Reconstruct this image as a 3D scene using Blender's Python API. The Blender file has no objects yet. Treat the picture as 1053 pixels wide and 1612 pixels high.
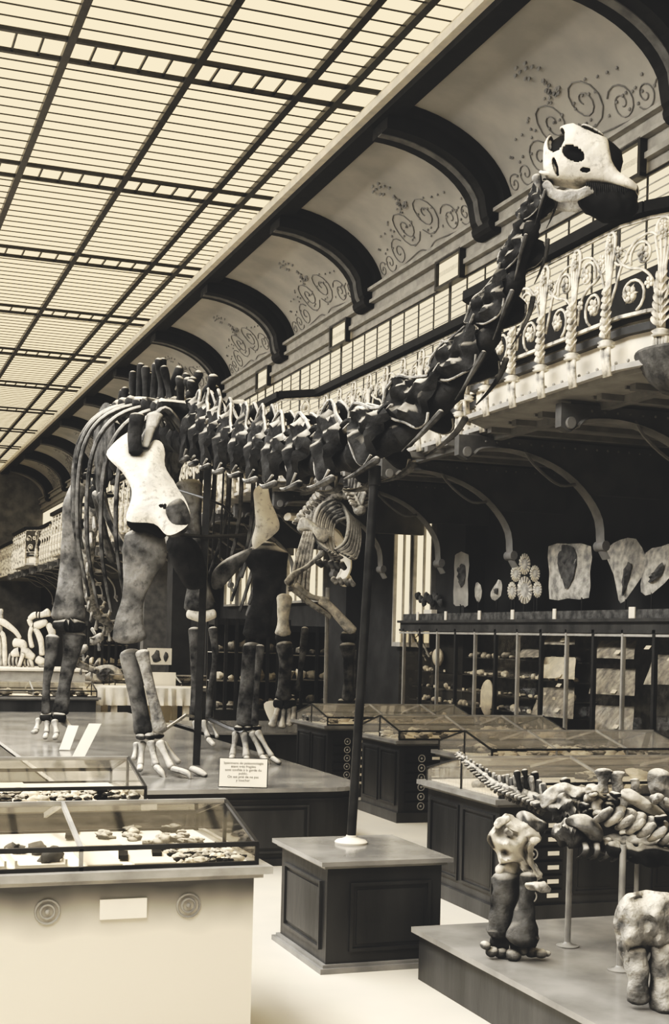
import bpy, math, random
from mathutils import Vector, Matrix, noise
random.seed(7)
R = math.radians
PI = math.pi
scene = bpy.context.scene
COL = scene.collection

# ------------------------------------------------------------------ camera model
FPX, CX, CY, CAMZ = 2135.0, 526.0, 1004.0, 2.2
YAW, ROLL = R(20), R(1.4)
cr, sr = math.cos(ROLL), math.sin(ROLL)
cyw, syw = math.cos(YAW), math.sin(YAW)
RV = Vector((cyw, -syw, 0)); FV = Vector((syw, cyw, 0)); ZV = Vector((0, 0, 1))
CAM = Vector((0, 0, CAMZ))

def ray(px, py):
    dx, dy = px - CX, py - CY
    return FV + RV * ((dx * cr + dy * sr) / FPX) + ZV * ((-dy * cr + dx * sr) / FPX)
def D(px, py, d): return CAM + ray(px, py) * d
def AX(px, py, X):
    r = ray(px, py); return CAM + r * (X / r.x)
def AY(px, py, Y):
    r = ray(px, py); return CAM + r * (Y / r.y)
def AZ(px, py, Z):
    r = ray(px, py); return CAM + r * ((Z - CAMZ) / r.z)

cam_d = bpy.data.cameras.new('camera'); cam = bpy.data.objects.new('camera', cam_d); COL.objects.link(cam)
right = RV * cr + ZV * sr; up = ZV * cr - RV * sr; back = -FV
m = Matrix((right, up, back)).transposed().to_4x4(); m.translation = CAM
cam.matrix_world = m
cam_d.sensor_fit = 'VERTICAL'; cam_d.sensor_height = 36; cam_d.lens = 36 * FPX / 1612
cam_d.shift_y = (CY - 806) / 1612
cam_d.shift_x = (526.5 - CX) / 1612
cam_d.clip_end = 300
scene.camera = cam

# ------------------------------------------------------------------ materials
def new_mat(name):
    mt = bpy.data.materials.new(name); mt.use_nodes = True
    nt = mt.node_tree; nt.nodes.clear()
    out = nt.nodes.new('ShaderNodeOutputMaterial')
    return mt, nt, out
def link(nt, a, b): nt.links.new(a, b)

def mat(name, c1, c2=None, rough=.6, scale=4., bump=0., top_light=None, top_lo=.35, top_hi=.9, detail=5, stretch=None, spec=.3, contrast=(.35, .65), ao=0., pits=0.):
    mt, nt, out = new_mat(name)
    b = nt.nodes.new('ShaderNodeBsdfPrincipled'); link(nt, b.outputs[0], out.inputs[0])
    b.inputs['Roughness'].default_value = rough
    b.inputs['Specular IOR Level'].default_value = spec
    c2 = c2 or c1
    tc = nt.nodes.new('ShaderNodeTexCoord'); mp = nt.nodes.new('ShaderNodeMapping')
    link(nt, tc.outputs['Object'], mp.inputs[0])
    if stretch: mp.inputs['Scale'].default_value = stretch
    n = nt.nodes.new('ShaderNodeTexNoise'); n.inputs['Scale'].default_value = scale; n.inputs['Detail'].default_value = detail
    link(nt, mp.outputs[0], n.inputs['Vector'])
    r = nt.nodes.new('ShaderNodeValToRGB')
    r.color_ramp.elements[0].position, r.color_ramp.elements[1].position = contrast
    r.color_ramp.elements[0].color = (*c1, 1); r.color_ramp.elements[1].color = (*c2, 1)
    link(nt, n.outputs['Fac'], r.inputs[0]); col = r.outputs[0]
    if top_light:  # paler upward faces: light from above put into the colour
        g = nt.nodes.new('ShaderNodeNewGeometry'); s = nt.nodes.new('ShaderNodeSeparateXYZ'); link(nt, g.outputs['Normal'], s.inputs[0])
        mr = nt.nodes.new('ShaderNodeMapRange'); mr.inputs[1].default_value = top_lo; mr.inputs[2].default_value = top_hi
        link(nt, s.outputs['Z'], mr.inputs[0])
        mx = nt.nodes.new('ShaderNodeMix'); mx.data_type = 'RGBA'
        link(nt, mr.outputs[0], mx.inputs[0]); link(nt, col, mx.inputs[6]); mx.inputs[7].default_value = (*top_light, 1)
        col = mx.outputs[2]
    if pits:
        n3 = nt.nodes.new('ShaderNodeTexNoise'); n3.inputs['Scale'].default_value = pits; n3.inputs['Detail'].default_value = 8; n3.inputs['Roughness'].default_value = .7
        link(nt, mp.outputs[0], n3.inputs['Vector'])
        m3 = nt.nodes.new('ShaderNodeMapRange'); m3.inputs[1].default_value = .33; m3.inputs[2].default_value = .46; m3.inputs[3].default_value = .5; m3.inputs[4].default_value = 1
        link(nt, n3.outputs['Fac'], m3.inputs[0])
        x3 = nt.nodes.new('ShaderNodeMix'); x3.data_type = 'RGBA'; x3.blend_type = 'MULTIPLY'; x3.inputs[0].default_value = 1
        link(nt, col, x3.inputs[6]); link(nt, m3.outputs[0], x3.inputs[7]); col = x3.outputs[2]
    if ao:  # crevice shade multiplied into the base colour
        an = nt.nodes.new('ShaderNodeAmbientOcclusion'); an.samples = 4; an.inputs['Distance'].default_value = ao
        ma = nt.nodes.new('ShaderNodeMapRange'); ma.inputs[1].default_value = .35; ma.inputs[2].default_value = .95; ma.inputs[3].default_value = .12; ma.inputs[4].default_value = 1
        link(nt, an.outputs['AO'], ma.inputs[0])
        x4 = nt.nodes.new('ShaderNodeMix'); x4.data_type = 'RGBA'; x4.blend_type = 'MULTIPLY'; x4.inputs[0].default_value = 1
        link(nt, col, x4.inputs[6]); link(nt, ma.outputs[0], x4.inputs[7]); col = x4.outputs[2]
    link(nt, col, b.inputs['Base Color'])
    if bump:
        bp = nt.nodes.new('ShaderNodeBump'); bp.inputs['Strength'].default_value = bump; bp.inputs['Distance'].default_value = .02
        n2 = nt.nodes.new('ShaderNodeTexNoise'); n2.inputs['Scale'].default_value = scale * 4; n2.inputs['Detail'].default_value = 6
        link(nt, mp.outputs[0], n2.inputs['Vector']); link(nt, n2.outputs['Fac'], bp.inputs['Height']); link(nt, bp.outputs[0], b.inputs['Normal'])
    return mt

def g(v, w=1.0):            # warm grey: lighter = creamier
    k = min(1, max(0, v)); c = max(0, 1 - v / .15); return (v, v * (1 - .085 * k * w + .01 * c), v * (1 - .25 * k * w + .03 * c))
def emit(name, c, s):
    mt, nt, out = new_mat(name); e = nt.nodes.new('ShaderNodeEmission')
    e.inputs[0].default_value = (*c, 1); e.inputs[1].default_value = s; link(nt, e.outputs[0], out.inputs[0]); return mt
def glass(name, refl=.08, tint=.95, veil=0.):
    mt, nt, out = new_mat(name)
    t = nt.nodes.new('ShaderNodeBsdfTransparent'); t.inputs[0].default_value = (*g(tint, .3), 1)
    gl = nt.nodes.new('ShaderNodeBsdfGlossy'); gl.inputs['Roughness'].default_value = .04
    fr = nt.nodes.new('ShaderNodeLayerWeight'); fr.inputs[0].default_value = .35
    mr = nt.nodes.new('ShaderNodeMapRange'); mr.inputs[3].default_value = refl * .4; mr.inputs[4].default_value = refl * 5
    link(nt, fr.outputs['Facing'], mr.inputs[0])
    mx = nt.nodes.new('ShaderNodeMixShader'); link(nt, mr.outputs[0], mx.inputs[0]); link(nt, t.outputs[0], mx.inputs[1]); link(nt, gl.outputs[0], mx.inputs[2])
    if veil:      # thin pale diffuse layer over the pane, streaked along its length
        df = nt.nodes.new('ShaderNodeBsdfDiffuse'); df.inputs[0].default_value = (*g(.7), 1)
        tc = nt.nodes.new('ShaderNodeTexCoord'); mp = nt.nodes.new('ShaderNodeMapping'); mp.inputs['Scale'].default_value = (.6, 14, 3); link(nt, tc.outputs['Object'], mp.inputs[0])
        n = nt.nodes.new('ShaderNodeTexNoise'); n.inputs['Scale'].default_value = 3; n.inputs['Detail'].default_value = 5; link(nt, mp.outputs[0], n.inputs['Vector'])
        gz = nt.nodes.new('ShaderNodeMapRange'); gz.inputs[1].default_value = .3; gz.inputs[2].default_value = .7; gz.inputs[3].default_value = veil * .5; gz.inputs[4].default_value = veil * 1.5
        link(nt, n.outputs['Fac'], gz.inputs[0]); m2 = nt.nodes.new('ShaderNodeMixShader'); link(nt, gz.outputs[0], m2.inputs[0]); link(nt, mx.outputs[0], m2.inputs[1]); link(nt, df.outputs[0], m2.inputs[2]); mx = m2
    link(nt, mx.outputs[0], out.inputs[0]); return mt

M = {}
M['bone_dark'] = mat('bone_dark', g(.008), g(.04), .7, 5, .6, top_light=g(.75), top_lo=.5, top_hi=.9, spec=.12, ao=.12, pits=9)  # dark and light bone copies: shaded spine, lit scapula and skull painted in
M['bone_mid'] = mat('bone_mid', g(.012), g(.15), .7, 6, .8, top_light=g(.65), top_lo=.3, top_hi=.85, spec=.15, ao=.12, pits=10)
M['bone_leg'] = mat('bone_leg', g(.03), g(.26), .6, 4, .9, spec=.2, top_light=g(.7), top_lo=.35, top_hi=.9, ao=.15, pits=11)
M['bone_light'] = mat('bone_light', g(.42), g(.76), .6, 4, .6, contrast=(.2, .5), ao=.1, pits=14)
M['bone_foot'] = mat('bone_foot', g(.22), g(.6), .6, 6, .6, top_light=g(.8), top_lo=.3, top_hi=.9, ao=.08, pits=16)
M['bone_grey'] = mat('bone_grey', g(.10), g(.48), .6, 9, .9, top_light=g(.75), top_lo=.2, top_hi=.85, ao=.08, pits=16)
M['bone_pale'] = mat('bone_pale', g(.32), g(.78), .6, 7, .9, ao=.1, pits=12)
M['black'] = mat('black_paint', g(.006), g(.01), .6, 8, spec=.1)
M['iron'] = mat('iron', g(.012), g(.03), .35, 8, spec=.5)
M['steel'] = mat('steel', g(.25), g(.4), .35, 8, spec=.6)
M['wood'] = mat('dark_wood', g(.018), g(.042), .38, 3, .15, stretch=(1, 1, .25), spec=.4)
M['wood2'] = mat('wood_panel', g(.03), g(.07), .4, 3, .15, stretch=(1, 1, .25), spec=.4)
M['woodtop'] = mat('wood_top', g(.2), g(.38), .16, 2, .05, spec=.6)
M['woodedge'] = mat('wood_edge', g(.18), g(.3), .35, 4)
M['framewood'] = mat('case_frame', g(.28), g(.45), .4, 5)
M['framedark'] = mat('case_frame_dark', g(.02), g(.04), .4, 5)
M['cream_iron'] = mat('cream_ironwork', g(.14), g(.8), .5, 9, .2, contrast=(.3, .55))
M['cream'] = mat('cream_paint', g(.72), g(.88), .6, 4)
M['stone'] = mat('stone', g(.34), g(.46), .8, 5, .2)
M['flange'] = mat('flange_iron', g(.15), g(.22), .6, 5)
M['stone_l'] = mat('pale_stone', g(.3), g(.42), .8, 4, .2)
M['soffit'] = mat('soffit', g(.22), g(.3), .8, 4, .1)
M['cove'] = mat('cove_plaster', g(.40), g(.5), .85, 1.2, .1)
M['vine'] = mat('painted_vine', g(.22), g(.3), .8, 6)
M['rib'] = mat('rib_dark', g(.012), g(.022), .7, 5)
M['rib_l'] = mat('rib_strip', g(.12), g(.2), .7, 5)
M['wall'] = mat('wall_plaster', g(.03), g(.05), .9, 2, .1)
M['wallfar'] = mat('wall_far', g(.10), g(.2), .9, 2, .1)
M['rock'] = mat('rock_slab', g(.25), g(.6), .85, 9, .5)
M['rock_d'] = mat('rock_dark', g(.05), g(.14), .85, 9, .5)
M['rock_l'] = mat('rock_pale', g(.7), g(.95), .85, 9, .4)
M['card'] = mat('white_card', g(.82), g(.9), .7, 3)
M['ink'] = mat('ink', g(.04), g(.05), .8, 3)
M['cloth'] = mat('white_cloth', g(.6), g(.85), .85, 3, .3)
M['sky'] = emit('sky_glass', (1.06, .88, .58), 1.0)
M['sky_win'] = emit('window_glass', (.93, .80, .56), 1.0)
M['glass'] = glass('case_glass', .07, .98)
M['glass_dusty'] = glass('dusty_case_glass', .06, .98, .22)
M['glassd'] = glass('cabinet_glass', .03, .92)
M['tray'] = mat('tray_paper', g(.9, .7), g(.97, .7), .8, 3)

def floor_mat():
    mt = mat('floor_boards', g(.68), g(.8), .35, .8, .0, spec=.3)
    return mt
M['floor'] = floor_mat()
M['web'] = mat('bracket_web', g(.07), g(.12), .8, 4, .1)
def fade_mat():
    # vignette fade painted into the front: grey near the ledge, pale towards the plinth
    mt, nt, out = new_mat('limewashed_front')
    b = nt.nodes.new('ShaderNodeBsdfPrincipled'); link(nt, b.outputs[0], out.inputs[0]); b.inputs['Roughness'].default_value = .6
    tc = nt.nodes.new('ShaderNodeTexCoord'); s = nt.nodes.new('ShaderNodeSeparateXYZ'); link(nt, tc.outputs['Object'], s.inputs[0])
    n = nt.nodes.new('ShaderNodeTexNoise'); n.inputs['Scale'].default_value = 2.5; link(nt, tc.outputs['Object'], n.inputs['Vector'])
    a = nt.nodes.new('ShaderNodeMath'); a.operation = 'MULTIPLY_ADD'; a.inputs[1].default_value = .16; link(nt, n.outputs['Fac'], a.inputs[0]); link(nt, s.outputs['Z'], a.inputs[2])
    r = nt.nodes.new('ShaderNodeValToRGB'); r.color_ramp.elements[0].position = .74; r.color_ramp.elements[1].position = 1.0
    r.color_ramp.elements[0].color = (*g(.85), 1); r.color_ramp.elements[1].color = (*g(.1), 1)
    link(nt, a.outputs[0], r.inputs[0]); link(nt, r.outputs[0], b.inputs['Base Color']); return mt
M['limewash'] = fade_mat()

# ------------------------------------------------------------------ mesh builder
def crom(pts, k):
    """Catmull-Rom resample of list of tuples/vectors"""
    P = [tuple(p) for p in pts]; n = len(P); out = []
    if n == 2: 
        return [tuple(P[0][j] + (P[1][j] - P[0][j]) * i / k for j in range(len(P[0]))) for i in range(k + 1)]
    for i in range(n - 1):
        p0 = P[max(0, i - 1)]; p1 = P[i]; p2 = P[i + 1]; p3 = P[min(n - 1, i + 2)]
        for s in range(k):
            t = s / k; t2 = t * t; t3 = t2 * t
            out.append(tuple(.5 * (2 * b + (c - a) * t + (2 * a - 5 * b + 4 * c - d) * t2 + (-a + 3 * b - 3 * c + d) * t3) for a, b, c, d in zip(p0, p1, p2, p3)))
    out.append(P[-1]); return out

class MB:
    def __init__(s): s.v = []; s.f = []; s.T = None
    def add(s, vs, fs):
        o = len(s.v)
        if s.T is not None: vs = [s.T @ Vector(v) for v in vs]
        s.v += [tuple(v) for v in vs]; s.f += [tuple(i + o for i in f) for f in fs]; return s
    def box(s, a, b):
        x0, y0, z0 = a; x1, y1, z1 = b
        return s.add([(x0, y0, z0), (x1, y0, z0), (x1, y1, z0), (x0, y1, z0), (x0, y0, z1), (x1, y0, z1), (x1, y1, z1), (x0, y1, z1)],
              [(0, 3, 2, 1), (4, 5, 6, 7), (0, 1, 5, 4), (1, 2, 6, 5), (2, 3, 7, 6), (3, 0, 4, 7)])
    def bar(s, p, q, w, h, upv=ZV):
        p = Vector(p); q = Vector(q); t = (q - p).normalized(); a = t.cross(upv)
        if a.length < 1e-3: a = t.cross(Vector((1, 0, 0)))
        a.normalize(); b = a.cross(t); a = a * w / 2; b = b * h / 2
        return s.add([p - a - b, p + a - b, p + a + b, p - a + b, q - a - b, q + a - b, q + a + b, q - a + b],
              [(3, 2, 1, 0), (4, 5, 6, 7), (0, 1, 5, 4), (1, 2, 6, 5), (2, 3, 7, 6), (3, 0, 4, 7)])
    def loft(s, pts, rad, ref=None, n=10, k=1, amp=0., fr=3., pw=1.0, seed=0.):
        """pts centreline, rad = list of r or (a,b): a along ref side, b across"""
        L = [tuple(p) + (tuple(r) if isinstance(r, (tuple, list)) else (r, r)) for p, r in zip(pts, rad)]
        if k > 1: L = crom(L, k)
        C = [Vector(l[:3]) for l in L]; m_ = len(C)
        vs = []; fs = []; side = None
        for i in range(m_):
            t = (C[min(m_ - 1, i + 1)] - C[max(0, i - 1)])
            t = t.normalized() if t.length > 1e-9 else ZV
            r_ = Vector(ref) if ref is not None else (side if side is not None else (Vector((1, 0, 0)) if abs(t.x) < .9 else Vector((0, 1, 0))))
            sd = r_ - t * r_.dot(t)
            if sd.length < 1e-4: sd = side if side is not None else t.orthogonal()
            sd.normalize(); side = sd; nn = t.cross(sd)
            a, b = abs(L[i][3]) + 1e-5, abs(L[i][4]) + 1e-5
            for j in range(n):
                th = 2 * PI * j / n; c_, s_ = math.cos(th), math.sin(th)
                if pw != 1: c_ = math.copysign(abs(c_) ** pw, c_); s_ = math.copysign(abs(s_) ** pw, s_)
                p = C[i] + sd * (a * c_) + nn * (b * s_)
                if amp:
                    q = p * fr + Vector((seed, seed * .7, 0)); p = C[i] + (p - C[i]) * (1 + amp * noise.noise(q) * 2)
                vs.append(p)
        for i in range(m_ - 1):
            for j in range(n):
                j2 = (j + 1) % n; fs.append((i * n + j, i * n + j2, (i + 1) * n + j2, (i + 1) * n + j))
        fs.append(tuple(reversed(range(n)))); fs.append(tuple((m_ - 1) * n + j for j in range(n)))
        return s.add(vs, fs)
    def bone(s, pts, rad, ref=None, n=10, k=4, amp=.08, fr=4., seed=0.):
        """loft with rounded ends"""
        L = [tuple(p) + (tuple(r) if isinstance(r, (tuple, list)) else (r, r)) for p, r in zip(pts, rad)]
        L = crom(L, k); P = [Vector(l[:3]) for l in L]; Rr = [(abs(l[3]), abs(l[4])) for l in L]
        def cap(P0, P1, r):
            e = (P0 - P1).normalized() * min(r) * .75
            return [(P0 + e * math.sin(a), (r[0] * math.cos(a), r[1] * math.cos(a))) for a in (R(30), R(55), R(75), R(87))]
        a = cap(P[0], P[1], Rr[0])[::-1]; b = cap(P[-1], P[-2], Rr[-1])
        P = [q[0] for q in a] + P + [q[0] for q in b]; Rr = [q[1] for q in a] + Rr + [q[1] for q in b]
        return s.loft(P, Rr, ref, n, 1, amp, fr, seed=seed)
    def tube(s, pts, r, n=6, k=1, taper=None):
        m_ = len(pts); rad = [r if taper is None else r * (1 + (taper - 1) * i / max(1, m_ - 1)) for i in range(m_)]
        return s.loft(pts, rad, None, n, k)
    def ball(s, c, r, n=10, m_=7, amp=0., fr=4., rot=None):
        c = Vector(c); r = (r, r, r) if not isinstance(r, (tuple, list)) else r
        vs = []; fs = []
        for i in range(m_ + 1):
            ph = PI * i / m_
            for j in range(n):
                th = 2 * PI * j / n
                p = Vector((r[0] * math.sin(ph) * math.cos(th), r[1] * math.sin(ph) * math.sin(th), r[2] * math.cos(ph)))
                if rot is not None: p = rot @ p
                if amp: p = p * (1 + amp * 2 * noise.noise((c + p) * fr))
                vs.append(c + p)
        for i in range(m_):
            for j in range(n):
                j2 = (j + 1) % n; fs.append((i * n + j, (i + 1) * n + j, (i + 1) * n + j2, i * n + j2))
        return s.add(vs, fs)
    def lathe(s, c, prof, n=20):
        c = Vector(c); vs = []; fs = []
        for (r, z) in prof:
            for j in range(n):
                th = 2 * PI * j / n; vs.append(c + Vector((max(r, 1e-4) * math.cos(th), max(r, 1e-4) * math.sin(th), z)))
        for i in range(len(prof) - 1):
            for j in range(n):
                j2 = (j + 1) % n; fs.append((i * n + j, i * n + j2, (i + 1) * n + j2, (i + 1) * n + j))
        fs.append(tuple(reversed(range(n)))); fs.append(tuple((len(prof) - 1) * n + j for j in range(n)))
        return s.add(vs, fs)
    def prism(s, poly, vec):
        """extrude planar polygon (3D points) by vec"""
        n = len(poly); v = [Vector(p) for p in poly]; w = [p + Vector(vec) for p in v]
        fs = [tuple(reversed(range(n))), tuple(range(n, 2 * n))] + [(i, (i + 1) % n, n + (i + 1) % n, n + i) for i in range(n)]
        return s.add(v + w, fs)
    def plate(s, outline, nrm, th, cen=None, k=4, rings=5, amp=.0, fr=4., bulge=0.):
        """smooth closed plate, thick at the middle, thin at the rim"""
        O = list(outline) + [outline[0]]; o2 = [tuple(p) for p in outline]
        ext = [o2[-1]] + o2 + [o2[0], o2[1]]
        cr_ = crom(ext, k); O = [Vector(p) for p in cr_[k:-k - 1]] if k > 1 else [Vector(p) for p in o2]
        O = O[:len(outline) * k]
        n = len(O); nrm = Vector(nrm).normalized()
        c = Vector(cen) if cen is not None else sum(O, Vector()) / n
        vs = []; fs = []
        lv = []
        RG = [O]
        for r_ in range(1, rings + 1):
            f0 = (r_ - 1) / rings; f1 = min(.98, r_ / rings); q = [p.lerp(c, (f1 - f0) / (1 - f0)) for p in RG[-1]]
            for it in range(2 + n // 24): q = [(q[m_ - 1] + q[m_] * 2 + q[(m_ + 1) % n]) / 4 for m_ in range(n)]
            RG.append(q)
        for sgn in (1, -1):
            for r_ in range(rings + 1):
                f = r_ / rings
                if sgn == -1 and r_ == 0: continue
                off = th * math.sin(f * PI / 2) ** .6
                for p in RG[r_]:
                    q = p + nrm * (sgn * off + bulge * math.sin(f * PI / 2))
                    if amp: q = q + nrm * (amp * noise.noise(q * fr))
                    vs.append(q)
        def idx(sgn, r_, j):
            if r_ == 0: return j % n
            base = r_ * n if sgn == 1 else (rings + r_) * n
            return base + j % n
        for sgn in (1, -1):
            for r_ in range(rings):
                for j in range(n):
                    q = (idx(sgn, r_, j), idx(sgn, r_, j + 1), idx(sgn, r_ + 1, j + 1), idx(sgn, r_ + 1, j))
                    fs.append(q if sgn == 1 else tuple(reversed(q)))
            cap = tuple(idx(sgn, rings, j) for j in range(n)); fs.append(cap if sgn == 1 else tuple(reversed(cap)))
        return s.add(vs, fs)
    def build(s, name, mt, parent=None, smooth=True, loc=None):
        me = bpy.data.meshes.new(name)
        vs = s.v
        if loc is None and parent is None and vs:
            xs = [v[0] for v in vs]; ys = [v[1] for v in vs]; zs = [v[2] for v in vs]
            loc = ((min(xs) + max(xs)) / 2, (min(ys) + max(ys)) / 2, min(zs))
        if loc is None: loc = (0, 0, 0)
        if parent is not None: base = parent_world(parent)
        else: base = Vector((0, 0, 0))
        L = Vector(loc) if parent is None else base
        me.from_pydata([(v[0] - L.x, v[1] - L.y, v[2] - L.z) for v in vs], [], s.f)
        me.validate(); me.update()
        if smooth:
            for p in me.polygons: p.use_smooth = True
            try: me.set_sharp_from_angle(angle=R(42))
            except Exception: pass
        me.materials.append(mt)
        o = bpy.data.objects.new(name, me); COL.objects.link(o)
        if parent is not None: o.parent = parent
        else: o.location = L
        return o

def parent_world(p):
    v = Vector((0, 0, 0))
    while p is not None:
        v = v + p.location; p = p.parent
    return v

def tag(o, label=None, cat=None, group=None, kind=None):
    if label: o['label'] = label
    if cat: o['category'] = cat
    if group: o['group'] = group
    if kind: o['kind'] = kind
    return o
def thing(name, loc, label, cat, group=None):
    o = bpy.data.objects.new(name, None); COL.objects.link(o); o.location = loc; o.empty_display_size = .1
    return tag(o, label, cat, group)
def struct(name, mb, mt, parent=None, smooth=False):
    o = mb.build(name, mt, parent, smooth)
    if parent is None: o['kind'] = 'structure'
    return o
def dup(root, loc, label=None, group=None):
    r = root.copy(); COL.objects.link(r); r.location = loc
    if label: r['label'] = label
    if group: r['group'] = group
    for ch in list(root.children):
        c = ch.copy(); COL.objects.link(c); c.parent = r
        for g_ in list(ch.children):
            d = g_.copy(); COL.objects.link(d); d.parent = c
    return r

# ================================================================== ROOM
XW, XE, XB = 9.55, 7.45, 6.6        # right wall, skylight edge, balcony front
ZS = 10.2; YEND = 70.; RIBS = [13.85 + 5.3 * i for i in range(-1, 11)]
XL = -7.0
# floor
mb = MB(); mb.box((XL - 3, -6, -.2), (XW + .3, YEND + .3, 0)); struct('floor', mb, M['floor'])
# end wall with arched tympanum and door openings below
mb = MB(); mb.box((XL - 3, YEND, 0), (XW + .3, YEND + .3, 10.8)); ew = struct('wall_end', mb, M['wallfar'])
mb = MB()
arc = [(3.2 - 3.6 * math.cos(PI * i / 16), YEND - .05, 6.6 + 3.0 * math.sin(PI * i / 16)) for i in range(17)]
mb.prism(arc, (0, .04, 0)); mb.build('arch_recess', M['wall'], ew, False)
mb = MB(); mb.box((-1.5, YEND - .12, 5.1), (8, YEND - .02, 6.4)); mb.build('pale_band', M['cream'], ew, False)
# right wall in pieces: below gallery and above
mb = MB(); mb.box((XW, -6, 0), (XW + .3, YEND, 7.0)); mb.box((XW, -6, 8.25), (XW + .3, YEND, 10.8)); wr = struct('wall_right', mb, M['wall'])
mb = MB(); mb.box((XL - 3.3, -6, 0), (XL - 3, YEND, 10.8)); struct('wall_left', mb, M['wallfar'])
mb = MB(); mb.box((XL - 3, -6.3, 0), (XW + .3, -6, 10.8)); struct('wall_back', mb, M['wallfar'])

# cove ceiling (right), quarter ellipse
def cove_pt(t, off=0.):      # t 0..1 from skylight edge to wall
    a = t * PI / 2
    return (XE + (2.12 - off) * math.sin(a), 8.75 + (1.45 - off) * math.cos(a))
mb = MB(); vs = []; fs = []
NT = 16
for i in range(NT + 1):
    x, z = cove_pt(i / NT); vs += [(x, -6, z), (x, YEND, z)]
for i in range(NT): fs.append((2 * i, 2 * i + 1, 2 * i + 3, 2 * i + 2))
mb.add(vs, fs); o = struct('ceiling', mb, M['cove'], smooth=True)
mb = MB(); mb.box((XE - .02, -6, 10.2), (XW + .4, YEND, 10.75)); mb.build('roof_slab', M['rib'], o, False)
# skylight edge cornice
mb = MB(); mb.box((XE - .16, -6, 10.12), (XE - .04, YEND, 10.26)); struct('trim_1', mb, M['cream'])
mb = MB(); mb.box((XE - .04, -6, 10.02), (XE + .05, YEND, 10.2)); mb.box((XE + .05, -6, 10.05), (XE + .3, YEND, 10.22)); struct('trim_2', mb, M['rib'])
# cornice mouldings above the gallery windows
mb = MB()
for (dx, z0, z1) in ((.00, 8.2, 8.34), (.10, 8.34, 8.42), (.05, 8.42, 8.6), (.16, 8.6, 8.66), (.10, 8.66, 8.82), (.2, 8.82, 8.88)):
    mb.box((XW - .06 - dx, -6, z0), (XW + .05, YEND, z1))
struct('trim_3', mb, M['stone'])

# painted vine scrolls on the cove, one per bay
def spiral(c, r0, turns, dirn, start, n=26):
    pts = []
    for i in range(n):
        t = i / (n - 1); a = start + dirn * t * turns * 2 * PI; r_ = r0 * (1 - t * .88)
        pts.append((c[0] + r_ * math.cos(a), c[1] + r_ * math.sin(a)))
    return pts
def to_cove(Y0, p):          # p = (s along Y, height above cornice)
    t = 1 - p[1] / 2.7
    x, z = cove_pt(max(.02, min(1, t)), .012); return (x, Y0 + p[0], z)
vine = MB()
for sg in (-1, 1):
    for (c, r0, tn, dr, st) in (((.42, .95), .42, 2.0, 1, -2.6), ((1.1, .62), .3, 1.7, -1, 2.5), ((1.6, .55), .22, 1.5, 1, -2.6), ((1.98, .5), .17, 1.4, -1, 2.5)):
        pp = spiral(c, r0, tn, dr * 1, st)
        vine.tube([to_cove(0, (sg * q[0], q[1])) for q in pp], .010, 4)
    vine.tube([to_cove(0, (sg * q[0], q[1])) for q in crom([(0, .3), (.3, .42), (.8, .38), (1.3, .33), (2.2, .3)], 5)], .012, 4)
    for i in range(26):
        a = random.random() * 2.0; c = (sg * (.1 + a), .45 + random.random() * (1.15 - .4 * a))
        vine.ball(to_cove(0, c), (.012, .03, .025), 6, 4)
for i in range(22):
    c = (random.gauss(0, .16), 1.25 + random.random() * .6); vine.ball(to_cove(0, c), (.012, .045, .04), 6, 4)
v0 = None
for i, ry in enumerate(RIBS[:-1]):
    if i == 0: continue
    if v0 is None:
        v0 = vine.build('painted_vine', M['vine'], None, True, loc=(0, 0, 0)); vo = v0
    else: vo = v0.copy(); COL.objects.link(vo)
    vo.location = (0, ry + 2.65, 0); vo.name = 'trim_%d' % (40 + i); vo['kind'] = 'structure'

# arched ribs with scrolled feet
def rib_profile(off0):
    P = []
    for i in range(13):
        t = .02 + .80 * i / 12; x, z = cove_pt(t, off0); P.append((x, z))
    x, z = P[-1]
    P += [(x + .02, z - .12), (x + .06, z - .30), (x + .14, z - .42), (x + .24, z - .48)]
    return P
def rib_mesh(w, o0, o1):
    A = rib_profile(o0); B = rib_profile(o1); mb = MB(); n = len(A); vs = []
    for (a, b) in zip(A, B):
        vs += [(a[0], -w, a[1]), (a[0], w, a[1]), (b[0], w, b[1]), (b[0], -w, b[1])]
    fs = []
    for i in range(n - 1):
        for j in range(4):
            j2 = (j + 1) % 4; fs.append((4 * i + j, 4 * i + j2, 4 * i + 4 + j2, 4 * i + 4 + j))
    fs += [(3, 2, 1, 0), tuple(4 * (n - 1) + j for j in range(4))]
    mb.add(vs, fs); return mb
r0 = None
for i, ry in enumerate(RIBS):
    if r0 is None:
        mb = rib_mesh(.46, -.05, .12); 
        A = rib_profile(.06)[-1]
        mb.lathe_y = None
        r0 = mb.build('rib', M['rib'], None, False, loc=(0, 0, 0))
        mb = rib_mesh(.30, .10, .36)
        # scroll foot
        ex, ez = rib_profile(.30)[-1]
        circ = [(ex - .06 + .16 * math.cos(2 * PI * j / 14), -.3, ez + .06 + .14 * math.sin(2 * PI * j / 14)) for j in range(14)]
        mb.prism(circ, (0, .6, 0)); mb.build('rib_web', M['rib'], r0, False)
        rib_mesh(.075, .30, .375).build('rib_strip', M['rib_l'], r0, False)
        ro = r0; kids = list(r0.children)
    else:
        ro = dup(r0, (0, 0, 0))
    ro.location = (0, ry, 0); ro.name = 'trim_%d' % (10 + i); ro['kind'] = 'structure'

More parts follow.
